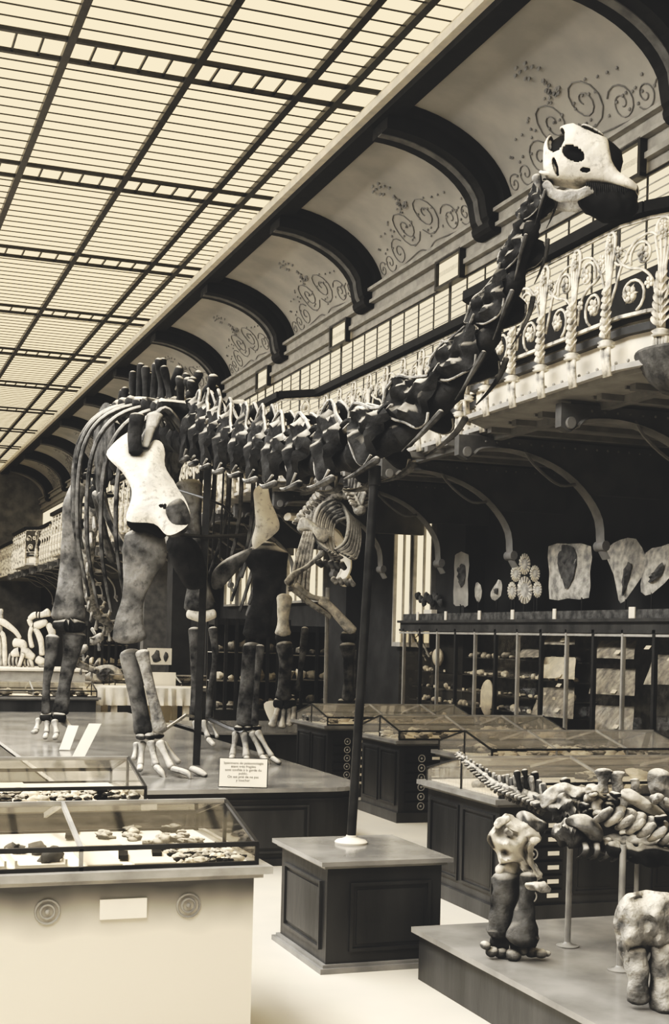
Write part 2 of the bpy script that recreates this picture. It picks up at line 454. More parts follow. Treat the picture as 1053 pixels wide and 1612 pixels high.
# skylight: glass + bars
mb = MB(); mb.box((-2.6, -6, ZS + .12), (XE - .1, YEND, ZS + .16)); sk = struct('window_1', mb, M['sky'])
BX = [-.85, .98, 2.78, 4.57, 6.22, 6.84]
mb = MB()
for x in BX: mb.box((x - .055, -6, ZS + .03), (x + .055, YEND, ZS + .13))
mb.build('glazing_beam', M['iron'], sk, False)
mb = MB()
for ry in RIBS:
    for dy in (-.42, .27): mb.box((-2.6, ry + dy - .035, ZS + .06), (XE - .1, ry + dy + .035, ZS + .13))
    xs = []
    for a, b in zip(BX[:-2], BX[1:-1]):
        for q in range(1, 5): xs.append(a + (b - a) * q / 5)
    for x in xs: mb.box((x - .014, ry - .42, ZS + .08), (x + .014, ry + .27, ZS + .12))
mb.build('ladder_bar', M['iron'], sk, False)
mb = MB()
for i in range(len(RIBS)):
    y0 = RIBS[i] + .27; n = 13
    for q in range(1, n): 
        y = y0 + (5.3 - .69) * q / n; w = .010
        mb.box((-2.6, y - w, ZS + .105), (XE - .1, y + w, ZS + .12))
mb.build('glazing_bar', M['iron'], sk, False)

# gallery windows (upper wall): glass + sash bars
yy0 = 5.0
mb = MB(); mb.box((XW + .0, yy0, 7.0), (XW + .02, YEND, 8.25)); gw = struct('window_2', mb, M['sky_win'])
mb = MB(); y = yy0; i = 0
while y < 60:
    w = .04 if i % 4 == 0 else .014
    mb.box((XW - .02, y - w, 7.0), (XW - .002, y + w, 8.25)); y += .6625; i += 1
mb.box((XW - .03, yy0, 8.17), (XW - .002, YEND, 8.25))
mb.build('sash', M['iron'], gw, False)
mb = MB(); z = 7.07
while z < 8.12:
    mb.box((XW - .01, yy0, z - .008), (XW - .001, 45, z + .008)); z += .11
mb.build('louvre_bar', M['stone'], gw, False)
# small hopper lights above the window line
hp = None
for k in range(9):
    Y = 15.3 + 5.3 * k
    mb = MB(); 
    if hp is None:
        for (a, b) in (((-.10, -.5, 0), (0, -.44, .5)), ((-.10, .44, 0), (0, .5, .5)), ((-.10, -.5, .44), (0, .5, .5)), ((-.1, -.5, 0), (0, .5, .05))): mb.box(a, b)
        hp = mb.build('hopper', M['iron'], None, False, loc=(0, 0, 0)); h = hp
        mb = MB(); mb.box((-.04, -.45, .04), (-.02, .45, .45)); mb.build('pane', M['sky_win'], hp, False)
    else: h = dup(hp, (0, 0, 0))
    h.location = (XW - .12, Y, 8.12); h.name = 'window_%d' % (10 + k); h['kind'] = 'structure'

# lower windows under the gallery
lw = None
for k, Y in enumerate((21.55, 22.45, 27.2, 28.6, 32.5, 33.9, 37.8, 39.2, 43, 44.4)):
    if lw is None:
        mb = MB(); mb.box((-.06, -.5, 0), (-.04, .5, 3.2)); lw = mb.build('w', M['sky_win'], None, False, loc=(0, 0, 0)); w_ = lw
        mb = MB()
        for a, b in (((-.12, -.56, -.05), (0, -.5, 3.25)), ((-.12, .5, -.05), (0, .56, 3.25)), ((-.12, -.56, -.1), (0, .56, 0)), ((-.1, -.02, 0), (0, .02, 3.2))): mb.box(a, b)
        mb.build('window_frame', M['stone'], lw, False)
    else: w_ = dup(lw, (0, 0, 0))
    w_.location = (XW, Y, 2.15 if k < 2 else 3.0); w_.name = 'window_%d' % (20 + k); w_['kind'] = 'structure'; w_.scale = (1, .72, .78) if k < 2 else (1, 1, .5)

# ================================================================== BALCONY
edge = [(7.7, 4.0), (7.7, 9.5), (7.4, 9.8), (7.1, 9.95), (6.85, 10.15), (6.69, 10.42)]
edge += [(6.6, 10.75), (6.6, 13.9), (7.07, 14.35), (7.07, 20.4), (6.6, 20.85), (6.6, 24.6), (7.07, 25.1), (7.07, 31.0), (6.6, 31.5), (6.6, 35.2), (7.07, 35.6), (7.07, 41.6), (6.6, 42.1), (6.6, 46), (7.07, 46.4), (7.07, 52.2), (6.6, 52.7), (6.6, 56.6), (7.07, 57), (7.07, YEND)]
def off_edge(dx): return [(x + dx, y) for x, y in edge]
def slab(dx, z0, z1):
    mb = MB(); e = off_edge(dx)
    for a, b in zip(e[:-1], e[1:]):
        mb.add([(a[0], a[1], z0), (b[0], b[1], z0), (XW, b[1], z0), (XW, a[1], z0), (a[0], a[1], z1), (b[0], b[1], z1), (XW, b[1], z1), (XW, a[1], z1)],
               [(0, 1, 2, 3), (7, 6, 5, 4), (0, 4, 5, 1)])
    return mb
bal = slab(.06, 4.66, 4.76).build('balcony', M['soffit'], None, False, loc=(0, 0, 0)); bal['kind'] = 'structure'
slab(.10, 4.76, 5.02).build('fascia', M['cream'], bal, False)
slab(.02, 5.02, 5.09).build('moulding', M['framedark'], bal, False)
slab(.10, 5.09, 5.14).build('moulding', M['cream'], bal, False)
slab(.04, 5.14, 5.2).build('moulding', M['framedark'], bal, False)
# lower iron angle with rivets
mb = MB()
for a, b in zip(edge[:-1], edge[1:]):
    mb.bar((a[0] + .0, a[1], 4.72), (b[0] + .0, b[1], 4.72), .07, .05)
    L = (Vector(b) - Vector(a)).length; n = int(L / .16)
    if b[1] < 26:
        for q in range(n):
            p = Vector(a).lerp(Vector(b), (q + .5) / n); mb.ball((p.x + .03, p.y, 4.78), .018, 6, 4)
mb.build('edge_angle', M['stone'], bal, False)
# soffit mouldings
mb = MB(); y = 8.0
while y < 60:
    mb.box((6.95, y, 4.60), (XW, y + .10, 4.67)); mb.box((6.95, y + .16, 4.63), (XW, y + .19, 4.67)); y += .6
mb.box((7.2, 4, 4.58), (7.3, YEND, 4.66))
mb.build('soffit_moulding', M['flange'], bal, False)
# bowl under the round bow
mb = MB(); prof = [(.05, -.42), (.3, -.40), (.42, -.28), (.52, -.1), (.56, 0), (.55, .03)]
mb.lathe((7.12, 10.32, 4.80), [(r_ * .95, z_ * .8) for r_, z_ in prof], 28); mb.build('bowl', M['rock_d'], bal)

# gallery brackets with scrolled ends
def bracket():
    low = [(6.75, 4.38), (6.86, 4.33), (6.95, 4.40), (7.05, 4.47), (7.4, 4.49), (7.8, 4.42), (8.2, 4.25), (8.5, 4.0), (8.68, 3.72), (8.72, 3.4), (8.8, 3.25), (9.0, 3.2), (XW, 3.2)]
    low = [low[0]] + low[1:]
    mb = MB(); poly = [(x, -.10, z) for x, z in low] + [(XW, -.10, 4.6), (6.72, -.10, 4.6)]
    # build plate as quads up to soffit
    webl = low[:8] + [(8.64, 4.02), (XW, 4.02)]
    for a, b in zip(webl[:-1], webl[1:]):
        mb.prism([(a[0], -.06, a[1]), (b[0], -.06, b[1]), (b[0], -.06, 4.62), (a[0], -.06, 4.62)], (0, .12, 0))
    o = mb.build('gallery_bracket', M['web'], None, False, loc=(0, 0, 0))
    mb = MB()
    mb.loft([(x, 0, z) for x, z in low[2:11]], [(.10, .03)] * 9, (0, 1, 0), 6, 3)
    mb.lathe
    circ = [(6.85 + .05 * math.cos(2 * PI * j / 14), -.10, 4.42 + .06 * math.sin(2 * PI * j / 14)) for j in range(14)]; mb.prism(circ, (0, .20, 0))
    circ = [(8.73 + .055 * math.cos(2 * PI * j / 14), -.11, 3.40 + .065 * math.sin(2 * PI * j / 14)) for j in range(14)]; mb.prism(circ, (0, .22, 0))
    for q in range(16):
        x = 7.1 + q * .15; mb.ball((x, -.065, 4.56), .016, 6, 4)
    mb.tube([(7.6, -.07, 4.5), (7.7, -.08, 4.36), (7.9, -.08, 4.2), (8.1, -.08, 4.1), (8.3, -.08, 4.12)], .02, 5, 3)
    mb.build('flange', M['flange'], o)
    return o
b0 = bracket()
for i in range(21):
    Y = 12.1 + 2.4 * i
    o = b0 if i == 0 else dup(b0, (0, 0, 0))
    o.location = (0, Y, 0); o.name = 'trim_%d' % (60 + i); o['kind'] = 'structure'
# piers between windows under the gallery
mb = MB()
for Y in (19.9, 25.2, 30.5, 35.8, 41.1, 46.4): mb.box((XW - .35, Y - .55, 0), (XW, Y + .55, 4.66))
struct('trim_4', mb, M['wall'])
# large pale archivolts at the gallery recess
mb = MB()
for Y in (22.6, 33.2):
    pts = [(7.3, Y, 4.3), (7.7, Y, 4.28), (8.1, Y, 4.1), (8.35, Y, 3.8), (8.42, Y, 3.45), (8.3, Y, 3.2)]
    mb.loft(pts, [(.22, .07)] * 6, (0, 1, 0), 8, 4)
    sp = spiral((8.12, 3.95), .2, 1.6, 1, 0); mb.tube([(q[0], Y, q[1]) for q in sp], .03, 6)
    sp = spiral((8.42, 3.25), .16, 1.4, 1, 1.5); mb.tube([(q[0], Y, q[1]) for q in sp], .035, 6)
struct('trim_5', mb, M['cream'], smooth=True)

# ---- railing: post and panel meshes in local coords (x along, y out toward hall, z up)
def flower(mb, c, r):
    c = Vector(c)
    for i in range(5):
        a = 2 * PI * i / 5; mb.ball(c + Vector((math.cos(a) * r, 0, math.sin(a) * r)), (r * .6, r * .35, r * .6), 6, 4)
    mb.ball(c, r * .45, 6, 4)
def post_mesh():
    mb = MB()
    # corbel foot (fluted) and collar, z measured from slab underside
    for i in range(5):
        x = -.05 + .025 * i; mb.tube([(x, .03, -.04), (x, .05, .1), (x * 1.2, .06, .22)], .018, 6)
    mb.lathe((0, .05, .22), [(.06, 0), (.085, .015), (.06, .03), (.085, .05), (.05, .07)], 10)
    # acanthus leaves climbing
    for k in range(7):
        z = .30 + .065 * k
        for sg in (-1, 1):
            ln = .10 * (1 - k * .07)
            mb.plate([(0, .05, z), (sg * ln * .5, .07 + .03, z + .03), (sg * ln, .06, z + .09), (sg * ln * .75, .05, z + .12), (sg * ln * .3, .05, z + .07)], (0, 1, 0), .008, k=2, rings=2)
    # stems
    for sx in (-1, -.35, .35, 1):
        mb.tube([(sx * .03, .04, .3), (sx * .035, .05, .6), (sx * .03, .04, .85), (sx * .075, .03, 1.1), (sx * .07, .02, 1.23)], .014, 6, 3)
    lp = [(.07 * math.sin(a) if True else 0, .02, 1.2 + .085 * -math.cos(a)) for a in [PI * (.25 + 1.5 * i / 12) for i in range(13)]]
    mb.tube(lp, .016, 6)
    flower(mb, (0, .05, 1.14), .035); flower(mb, (0, .05, 1.22), .025)
    return mb
def panel_mesh(w=.62, var=0):
    mb = MB(); h = w / 2
    fl = 1 if var == 0 else -1
    def T(x, z, y=.02): return (fl * x, y, z)
    # big C scrolls
    sp = spiral((-.02, .66), .17, 1.35, 1, -1.2, 22); mb.tube([T(*q) for q in sp], .014, 6)
    sp = spiral((.10, .99), .15, 1.3, -1, 3.6, 22); mb.tube([T(*q) for q in sp], .014, 6)
    sp = spiral((-.15, 1.03), .09, 1.2, 1, 3.6, 16); mb.tube([T(*q) for q in sp], .012, 6)
    mb.tube([T(h - .03, .55), T(.22, .75), T(.1, .86), T(-.05, .9), T(-.17, .98), T(-.24, 1.12)], .014, 6, 4)
    mb.tube([T(-h + .03, .6), T(-.2, .8), T(-.14, .95), T(0, 1.12), T(.18, 1.17), T(.27, 1.12)], .013, 6, 4)
    flower(mb, T(-.03, .66, .04), .05); flower(mb, T(.12, 1.0, .04), .045); flower(mb, T(-.17, 1.07, .04), .035); flower(mb, T(.2, .72, .04), .035)
    for i in range(6):
        a = R(60 * i); mb.plate([T(-.03, .66, .03), T(-.03 + .06 * math.cos(a - .3), .66 + .06 * math.sin(a - .3), .04), T(-.03 + .1 * math.cos(a), .66 + .1 * math.sin(a), .03), T(-.03 + .06 * math.cos(a + .3), .66 + .06 * math.sin(a + .3), .04)], (0, 1, 0), .006, k=1, rings=1)
    return mb
def panel_far(w=.62):        # same design, lighter mesh
    mb = MB(); h = w / 2
    for c, r0, tn, dr, st in (((-.02, .66), .17, 1.2, 1, -1.2), ((.10, .99), .15, 1.2, -1, 3.6), ((-.17, 1.03), .08, 1., 1, 3.6)):
        mb.tube([(q[0], .02, q[1]) for q in spiral(c, r0, tn, dr, st, 10)], .02, 4)
    mb.ball((-.02, .04, .66), .06, 6, 4); mb.ball((.12, .04, 1.), .05, 6, 4)
    return mb
def post_far():
    mb = MB()
    mb.tube([(0, .05, -.04), (0, .05, .2), (0, .07, .26), (0, .05, .34)], .07, 6); mb.loft([(0, .05, .34), (0, .05, .55), (0, .04, .8)], [.09, .07, .03], None, 6)
    for sx in (-1, 1): mb.tube([(0, .04, .6), (sx * .03, .04, .9), (sx * .075, .03, 1.18), (0, .02, 1.28)], .018, 4, 2)
    mb.ball((0, .05, 1.16), .05, 6, 4); return mb
def me_of(mb, mt):
    me = bpy.data.meshes.new('m'); me.from_pydata(mb.v, [], mb.f); me.update()
    for p in me.polygons: p.use_smooth = True
    me.materials.append(mt); return me
PM, QM0, QM1 = me_of(post_mesh(), M['cream_iron']), me_of(panel_mesh(), M['cream_iron']), me_of(panel_mesh(var=1), M['cream_iron'])
PF, QF = me_of(post_far(), M['cream_iron']), me_of(panel_far(), M['cream_iron'])
Z0 = 4.70
segs = []      # group consecutive edge points into named railing stretches
rt = thing('balcony_railing', (6.6, 10.45, Z0), 'cream floral ironwork balcony railing with a black handrail running the length of the gallery', 'railing')
base = rt.location.copy()
pts = [Vector((x, y, 0)) for x, y in edge[1:]]
mb = MB()
for a, b in zip(pts[:-1], pts[1:]): mb.bar(a + Vector((-.03, 0, Z0 + 1.39)), b + Vector((-.03, 0, Z0 + 1.39)), .14, .10)
mb.build('handrail', M['black'], rt, False)
for zz, w_ in ((1.31, .025), (.48, .04)):
    mb = MB()
    for a, b in zip(pts[:-1], pts[1:]): mb.bar(a + Vector((0, 0, Z0 + zz)), b + Vector((0, 0, Z0 + zz)), w_, .03)
    mb.build('rail', M['cream_iron'], rt, False)
tot = sum((b - a).length for a, b in zip(pts[:-1], pts[1:])); n = round(tot / .62); st = tot / n
def along(sx):
    for a, b in zip(pts[:-1], pts[1:]):
        L = (b - a).length
        if sx <= L + 1e-6: return a.lerp(b, sx / L), (b - a).normalized()
        sx -= L
    return pts[-1], (pts[-1] - pts[-2]).normalized()
farP, farQ = MB(), MB()
for q in range(n):
    for kind_ in (0, 1):
        p, t = along((q + .5 * kind_) * st)
        far = p.y > 20.5; stuff = p.y > 52
        T = Matrix.Translation(p + Vector((0, 0, Z0))) @ Matrix.Rotation(math.atan2(t.y, t.x), 4, 'Z')
        if stuff:
            mb = farQ if kind_ else farP; src = panel_far() if kind_ else post_far(); mb.T = T; mb.add(src.v, src.f)
        else:
            me = (QF if far else (QM0 if q % 2 else QM1)) if kind_ else (PF if far else PM)
            o = bpy.data.objects.new('scroll_panel' if kind_ else 'post', me); COL.objects.link(o); o.parent = rt
            o.location = p + Vector((0, 0, Z0)) - base; o.rotation_euler.z = math.atan2(t.y, t.x)
farP.T = farQ.T = None
farP.build('post', M['cream_iron'], rt)['kind'] = 'stuff'; farQ.build('scroll_panel', M['cream_iron'], rt)['kind'] = 'stuff'
exec_marker = 1
#PART2
# ================================================================== FURNITURE
def hcyl(c, r, L, axis, n=14):      # ring etc
    return [(c[0] + (r * math.cos(2 * PI * j / n) if axis != 'x' else 0), c[1] + (r * math.cos(2 * PI * j / n) if axis == 'x' else 0), c[2] + r * math.sin(2 * PI * j / n)) for j in range(n)]
def framed_panel(mb, face, a0, a1, z0, z1, pos, out):
    """raised moulding rectangle on a face: face 'x' -> plane X=pos spans a in Y ; 'y' -> plane Y=pos spans a in X"""
    def bx(p0, p1, q0, q1, d):
        if face == 'x': mb.box((min(pos, pos + out * d), p0, q0), (max(pos, pos + out * d), p1, q1))
        else: mb.box((p0, min(pos, pos + out * d), q0), (p1, max(pos, pos + out * d), q1))
    w = .022
    bx(a0, a1, z0, z0 + w, .018); bx(a0, a1, z1 - w, z1, .018); bx(a0, a0 + w, z0 + w, z1 - w, .018); bx(a1 - w, a1, z0 + w, z1 - w, .018)
    bx(a0 + .05, a1 - .05, z0 + .05, z1 - .05, .008)

def cabinet(x0, x1, y0, y1, zl, label, end='left', body='wood2', drawers=True, edge_m='woodedge', group='glass topped display cases', ridge=.26, side=.11, bars=(), lit=False):
    t = thing('display_case', ((x0 + x1) / 2, (y0 + y1) / 2, 0), label, 'display case', group)
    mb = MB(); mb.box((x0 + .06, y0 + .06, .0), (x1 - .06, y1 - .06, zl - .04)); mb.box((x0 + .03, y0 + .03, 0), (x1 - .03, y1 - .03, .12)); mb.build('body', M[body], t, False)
    mb = MB(); mb.box((x0 - .02, y0 - .02, zl - .04), (x1 + .02, y1 + .02, zl)); mb.box((x0 + .02, y0 + .02, zl - .065), (x1 - .02, y1 - .02, zl - .04)); mb.build('ledge', M[edge_m], t, False)
    # end doors on the aisle face
    if end == 'left':
        n = 2; w = (y1 - y0 - .2) / n
        for i in range(n):
            mb = MB(); framed_panel(mb, 'x', y0 + .1 + w * i + .04, y0 + .1 + w * (i + 1) - .04, .2, zl - .14, x0 + .06, -1); dr = mb.build('door', M['wood'], t, False)
        # drawers on the front face next to the corner
        if drawers:
            xs = [(x0 + .14, x0 + .62)]
            nd = 6; h = (zl - .16 - .14) / nd
            for (a, b) in xs:
                for k in range(nd):
                    z = .14 + h * k; mb = MB(); mb.box((a, y0 + .035, z + .012), (b, y0 + .06, z + h - .012)); dw = mb.build('drawer', M['wood'], t, False)
                    c = (a + .2, y0 + .022, z + h * .5); mb = MB(); mb.tube([(c[0] + .042 * math.cos(q * PI / 7), c[1], c[2] + .042 * math.sin(q * PI / 7)) for q in range(15)], .007, 6); mb.ball(c, .016, 8, 5); mb.build('ring_pull', M['framewood'], dw)
                    mb = MB(); mb.box((a + .34, y0 + .028, z + h * .35), (a + .44, y0 + .034, z + h * .65)); mb.build('drawer_label', M['card'], dw, False)
            a = x0 + .72
            while a < x1 - .5:
                mb = MB(); framed_panel(mb, 'y', a, a + .62, .2, zl - .14, y0 + .06, -1); mb.build('door', M['wood'], t, False); a += .74
    # glazed gabled top
    ins = .05; X0, X1, Y0, Y1 = x0 + ins, x1 - ins, y0 + ins, y1 - ins; ym = (Y0 + Y1) / 2
    fr = MB(); w = .024 if lit else .02
    fm = 'framedark'
    zs = zl + side; zr = zl + ridge
    for y in (Y0, Y1): fr.bar((X0, y, zs), (X1, y, zs), w, w); fr.bar((X0, y, zl + .01), (X1, y, zl + .01), w, .02)
    fr.build('frame', M[fm], t, False)
    for x in (X0, X1):
        fr = MB()
        for a, b in (((x, Y0, zl), (x, Y0, zs)), ((x, Y1, zl), (x, Y1, zs)), ((x, ym, zl), (x, ym, zr)), ((x, Y0, zs), (x, ym, zr)), ((x, Y1, zs), (x, ym, zr))):
            fr.bar(a, b, w * .8, w * .8, Vector((1, 0, 0)))
        fr.build('end_frame', M['framedark'], t, False)
    fr = MB(); fr.bar((X0, ym, zr), (X1, ym, zr), w * 1.2, w)
    for bx_ in bars:
        fr.bar((bx_, Y0, zs), (bx_, ym, zr), w * 1.2, w * .8, Vector((1, 0, 0))); fr.bar((bx_, Y1, zs), (bx_, ym, zr), w * 1.2, w * .8, Vector((1, 0, 0))); fr.bar((bx_, Y0, zl), (bx_, Y0, zs), w, w * .8, Vector((1, 0, 0)))
    fr.build('ridge_frame', M['framewood'], t, False)
    gl = MB()
    for q in (((X0, Y0, zs), (X1, Y0, zs), (X1, ym, zr), (X0, ym, zr)), ((X0, ym, zr), (X1, ym, zr), (X1, Y1, zs), (X0, Y1, zs)), ((X0, Y0, zl), (X1, Y0, zl), (X1, Y0, zs), (X0, Y0, zs)), ((X0, Y1, zl), (X1, Y1, zl), (X1, Y1, zs), (X0, Y1, zs))):
        gl.add(q, [(0, 1, 2, 3)])
    for x in (X0, X1): gl.add([(x, Y0, zl), (x, Y0, zs), (x, ym, zr), (x, Y1, zs), (x, Y1, zl)], [(0, 1, 2, 3, 4)])
    gl.build('glass', M['glass' if lit else 'glass_dusty'], t, False)
    mb = MB(); mb.box((X0 + .03, Y0 + .03, zl), (X1 - .03, Y1 - .03, zl + .008)); mb.build('tray', M['tray'], t, False)
    return t

cabinet(4.83, 8.9, 9.48, 10.98, .97, 'dark wooden display case standing behind the tail of the foreground skeleton at lower right', bars=(5.9, 7.05, 8.1))
cabinet(6.25, 8.7, 12.45, 13.85, .98, 'long glass topped display case right behind the lower right one', bars=(7.05, 7.9))
cabinet(6.27, 8.65, 14.95, 16.3, .99, 'display case with ring pull drawers just right of the tall neck pole', bars=(7.2, 8.0))
cabinet(6.27, 8.6, 17.5, 18.95, .99, 'farthest small display case with labelled drawers left of the tall neck pole', bars=(7.2, 8.0))
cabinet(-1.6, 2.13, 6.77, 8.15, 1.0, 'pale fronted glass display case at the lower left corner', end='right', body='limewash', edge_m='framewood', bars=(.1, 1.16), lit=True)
cabinet(-2.4, 2.1, 9.4, 10.8, 1.0, 'second glass display case behind the lower left one', end='right', body='wood2', edge_m='framewood', bars=(-.5, .98), lit=True)
# carved front of the foreground left case: drawers with rosettes
L1 = bpy.data.objects['display_case.004']
for i, x in enumerate((.2, 1.0, 1.72)):
    mb = MB(); c = (x, 6.825, .80)
    mb.lathe
    for r_ in (.06, .035): mb.tube([(c[0] + r_ * math.cos(q * PI / 8), c[1], c[2] + r_ * math.sin(q * PI / 8)) for q in range(17)], .006, 6)
    mb.ball(c, .014, 8, 5); mb.build('ring_pull', M['framewood'], L1)
mb = MB(); mb.box((1.26, 6.815, .75), (1.5, 6.828, .85)); mb.build('drawer_label', M['tray'], L1, False)

# pedestal with the neck pole
px0, px1, py0, py1, pz = 3.0, 3.9, 8.33, 9.38, .735
t = thing('pedestal', (3.45, 8.85, 0), 'dark panelled wooden pedestal under the tall neck pole in the middle foreground', 'pedestal')
mb = MB(); mb.box((px0 + .04, py0 + .04, 0), (px1 - .04, py1 - .04, pz - .03)); mb.build('body', M['wood'], t, False)
mb = MB(); mb.box((px0 - .02, py0 - .02, pz - .03), (px1 + .02, py1 + .02, pz)); mb.box((px0 + .01, py0 + .01, pz - .05), (px1 - .01, py1 - .01, pz - .03)); mb.build('top', M['woodtop'], t, False)
mb = MB(); framed_panel(mb, 'y', px0 + .2, px1 - .12, .13, pz - .15, py0 + .04, -1); mb.build('panel', M['wood'], t, False)
mb = MB(); framed_panel(mb, 'x', py0 + .14, py1 - .14, .13, pz - .15, px0 + .04, -1); mb.build('panel', M['wood2'], t, False)
mb = MB(); mb.box((px0 - .01, py0 - .01, 0), (px1 + .01, py1 + .01, .035)); mb.box((px0 + .015, py0 + .015, .035), (px1 - .015, py1 - .015, .055)); mb.build('plinth', M['woodedge'], t, False)
pole_b = Vector((3.46, 9.05, pz)); pole_t = D(590, 738, 9.78)
t = thing('support_pole', pole_b, 'tall round iron pole on a white disc holding up the dinosaur neck', 'pole')
mb = MB(); mb.lathe(pole_b, [(.115, 0), (.118, .012), (.105, .025), (.08, .03), (.04, .045), (.035, .06)], 28); mb.build('base_disc', M['cream'], t)
mb = MB(); mb.loft([pole_b + Vector((0, 0, .04)), pole_t], [.033, .033], None, 16); mb.build('shaft', M['iron'], t)
mb = MB(); mb.loft([pole_t - Vector((0, 0, .12)), pole_t + Vector((0, 0, .02))], [.045, .045], None, 16); mb.build('collar', M['iron'], t)

# main platform (rounded front right corner)
def round_platform(name, x0, x1, y0, y1, z, r, label, body, top):
    t = thing(name, ((x0 + x1) / 2, (y0 + y1) / 2, 0), label, 'platform')
    def poly(d, zz):
        P = [(x0 - d, y1 + d, zz), (x0 - d, y0 - d, zz)]
        for i in range(9):
            a = -PI / 2 + PI / 2 * i / 8; P.append((x1 - r + (r + d) * math.cos(a), y0 + r + (r + d) * math.sin(a), zz))
        P.append((x1 + d, y1 + d, zz)); return P
    mb = MB(); mb.prism(poly(-.06, 0), (0, 0, z - .04)); mb.build('body', M[body], t, False)
    mb = MB(); mb.prism(poly(.02, z - .04), (0, 0, .04)); mb.build('top', M[top], t, False)
    mb = MB()
    for zz, d, h in ((z - .075, -.03, .035), (z - .13, -.045, .02), (.0, -.03, .07)): mb.prism(poly(d, zz), (0, 0, h))
    mb.build('moulding', M['wood'], t, False)
    return t
PT = round_platform('platform', 2.0, 4.92, 12.35, 24.5, .75, .45, 'large low wooden platform with polished top under the giant dinosaur skeleton', 'wood', 'woodtop')
mb = MB(); framed_panel(mb, 'y', 3.2, 4.3, .12, .58, 12.41, -1); mb.build('panel', M['wood2'], PT, False)
mb = MB(); framed_panel(mb, 'y', 2.1, 3.1, .12, .58, 12.41, -1); mb.build('panel', M['wood2'], PT, False)
# low plinth at lower right
t = thing('low_plinth', (5.6, 6.3, 0), 'low polished wooden plinth carrying the foreground skeleton at lower right', 'plinth')
mb = MB(); mb.box((3.57, 3.2, 0), (8.4, 8.06, .30)); mb.build('body', M['wood2'], t, False)
mb = MB(); mb.box((3.53, 3.15, .30), (8.45, 8.1, .335)); mb.build('top', M['woodtop'], t, False)
# plinth of the mammal skeleton behind
t = thing('skeleton_plinth', (6.6, 20.6, 0), 'wooden plinth with recessed panels under the smaller skeleton behind the dinosaur foot', 'plinth')
mb = MB(); mb.box((5.25, 19.5, 0), (8.3, 22.2, .72)); mb.build('body', M['wood2'], t, False)
mb = MB(); mb.box((5.2, 19.45, .72), (8.35, 22.25, .75)); mb.build('top', M['woodtop'], t, False)
mb = MB(); framed_panel(mb, 'y', 5.35, 6.2, .15, .6, 19.5, -1); mb.build('panel', M['wood'], t, False)

t = thing('skeleton_plinth', (3.5, 27.3, 0), 'pale high plinth under the white skeletons at the far left', 'plinth')
mb = MB(); mb.box((2.5, 26.5, 0), (4.5, 28.4, 1.42)); mb.build('body', M['stone'], t, False)
mb = MB(); mb.box((2.45, 26.45, 1.42), (4.55, 28.45, 1.46)); mb.build('top', M['cream'], t, False)
# notice card on the platform
def text_on(lines, origin, xdir, updir, size, lead, parent, name='lettering'):
    """curve text converted into a mesh, laid on the plane spanned by xdir and updir"""
    dg = bpy.context.evaluated_depsgraph_get()
    xdir = Vector(xdir).normalized(); updir = Vector(updir).normalized(); nrm = xdir.cross(updir)
    mb = MB()
    for i, ln in enumerate(lines):
        cu = bpy.data.curves.new('txt', 'FONT'); cu.body = ln; cu.size = size; cu.align_x = 'CENTER'
        ob = bpy.data.objects.new('txt', cu); COL.objects.link(ob)
        bpy.context.view_layer.update(); me = bpy.data.meshes.new_from_object(ob)
        vs = [Vector(origin) + xdir * v.co.x + updir * (v.co.y - lead * i) + nrm * .002 for v in me.vertices]
        mb.add(vs, [tuple(p.vertices) for p in me.polygons])
        bpy.data.objects.remove(ob); bpy.data.meshes.remove(me); bpy.data.curves.remove(cu)
    return mb.build(name, M['ink'], parent, False)
nb = AZ(382, 1240, .75); 
xd = (RV + FV * .0).normalized(); ud = (ZV * 1 + FV * .25).normalized(); W, H = .47, .285
t = thing('notice_card', nb, 'white printed notice card in a thin dark frame standing on the platform edge', 'notice')
def quadbox(mb, o, a, b, th):
    n = a.cross(b).normalized() * th; mb.prism([o, o + a, o + a + b, o + b], n)
mb = MB(); quadbox(mb, nb - xd * W / 2 + FV * .012, xd * W, ud * H, -.012); mb.build('frame', M['framedark'], t, False)
mb = MB(); quadbox(mb, nb - xd * (W / 2 - .008) + ud * .008, xd * (W - .016), ud * (H - .016), .006); mb.build('card', M['card'], t, False)
text_on(['Spécimens de paléontologie', 'étant très fragiles', 'sont confiés à la garde du', 'public.', 'On est prié de ne pas', 'y toucher'], nb + ud * .225 - FV * .008, xd, ud, .034, .033, t)

# two long white labels leaning on the platform
for (a, b, c, w, lab) in (((93, 1178), (107, 1142), 16.6, .13, 'shorter white label card leaning on the platform behind the left case'), ((112, 1192), (140, 1139), 15.9, .14, 'longer white label card leaning beside the shorter one behind the left case')):
    p0 = AZ(a[0], a[1] + 2, .76); p1 = D(b[0], b[1], (p0 - CAM).dot(FV) + .15)
    u_ = (p1 - p0); sdir = RV
    mb = MB(); mb.prism([p0, p0 + sdir * w, p1 + sdir * w, p1], FV * .01); o = mb.build('label_card', M['card'], None, False)
    tag(o, lab, 'card', 'label cards on the platform')

# ---------------- tall wall cabinet (vitrine)
XV = 8.92; VT = 2.5
VY0, VY1 = 6.0, 21.25
t = thing('wall_cabinet', (9.2, 14, 0), 'long tall glass wall cabinet full of fossils beneath the gallery', 'cabinet')
VC = t
mb = MB(); mb.box((XV, VY0, VT - .12), (XW, VY1, VT)); mb.box((XV - .05, VY0, VT - .02), (XW, VY1 + .02, VT + .02)); mb.box((XV - .02, VY0, VT - .16), (XV + .06, VY1, VT - .12)); mb.build('cornice', M['wood2'], t, False)
mb = MB(); mb.box((XV, VY0, 0), (XW, VY1, .55)); mb.build('base', M['wood'], t, False)
mb = MB(); mb.box((XW - .04, VY0, .5), (XW, VY1, VT)); mb.build('back', M['rock_d'], t, False)
mb = MB(); mb.box((XV, VY1 - .03, .5), (XW, VY1, VT)); mb.build('end_panel', M['glassd'], t, False)
y = 13.1 - .7 * 10; i = 0
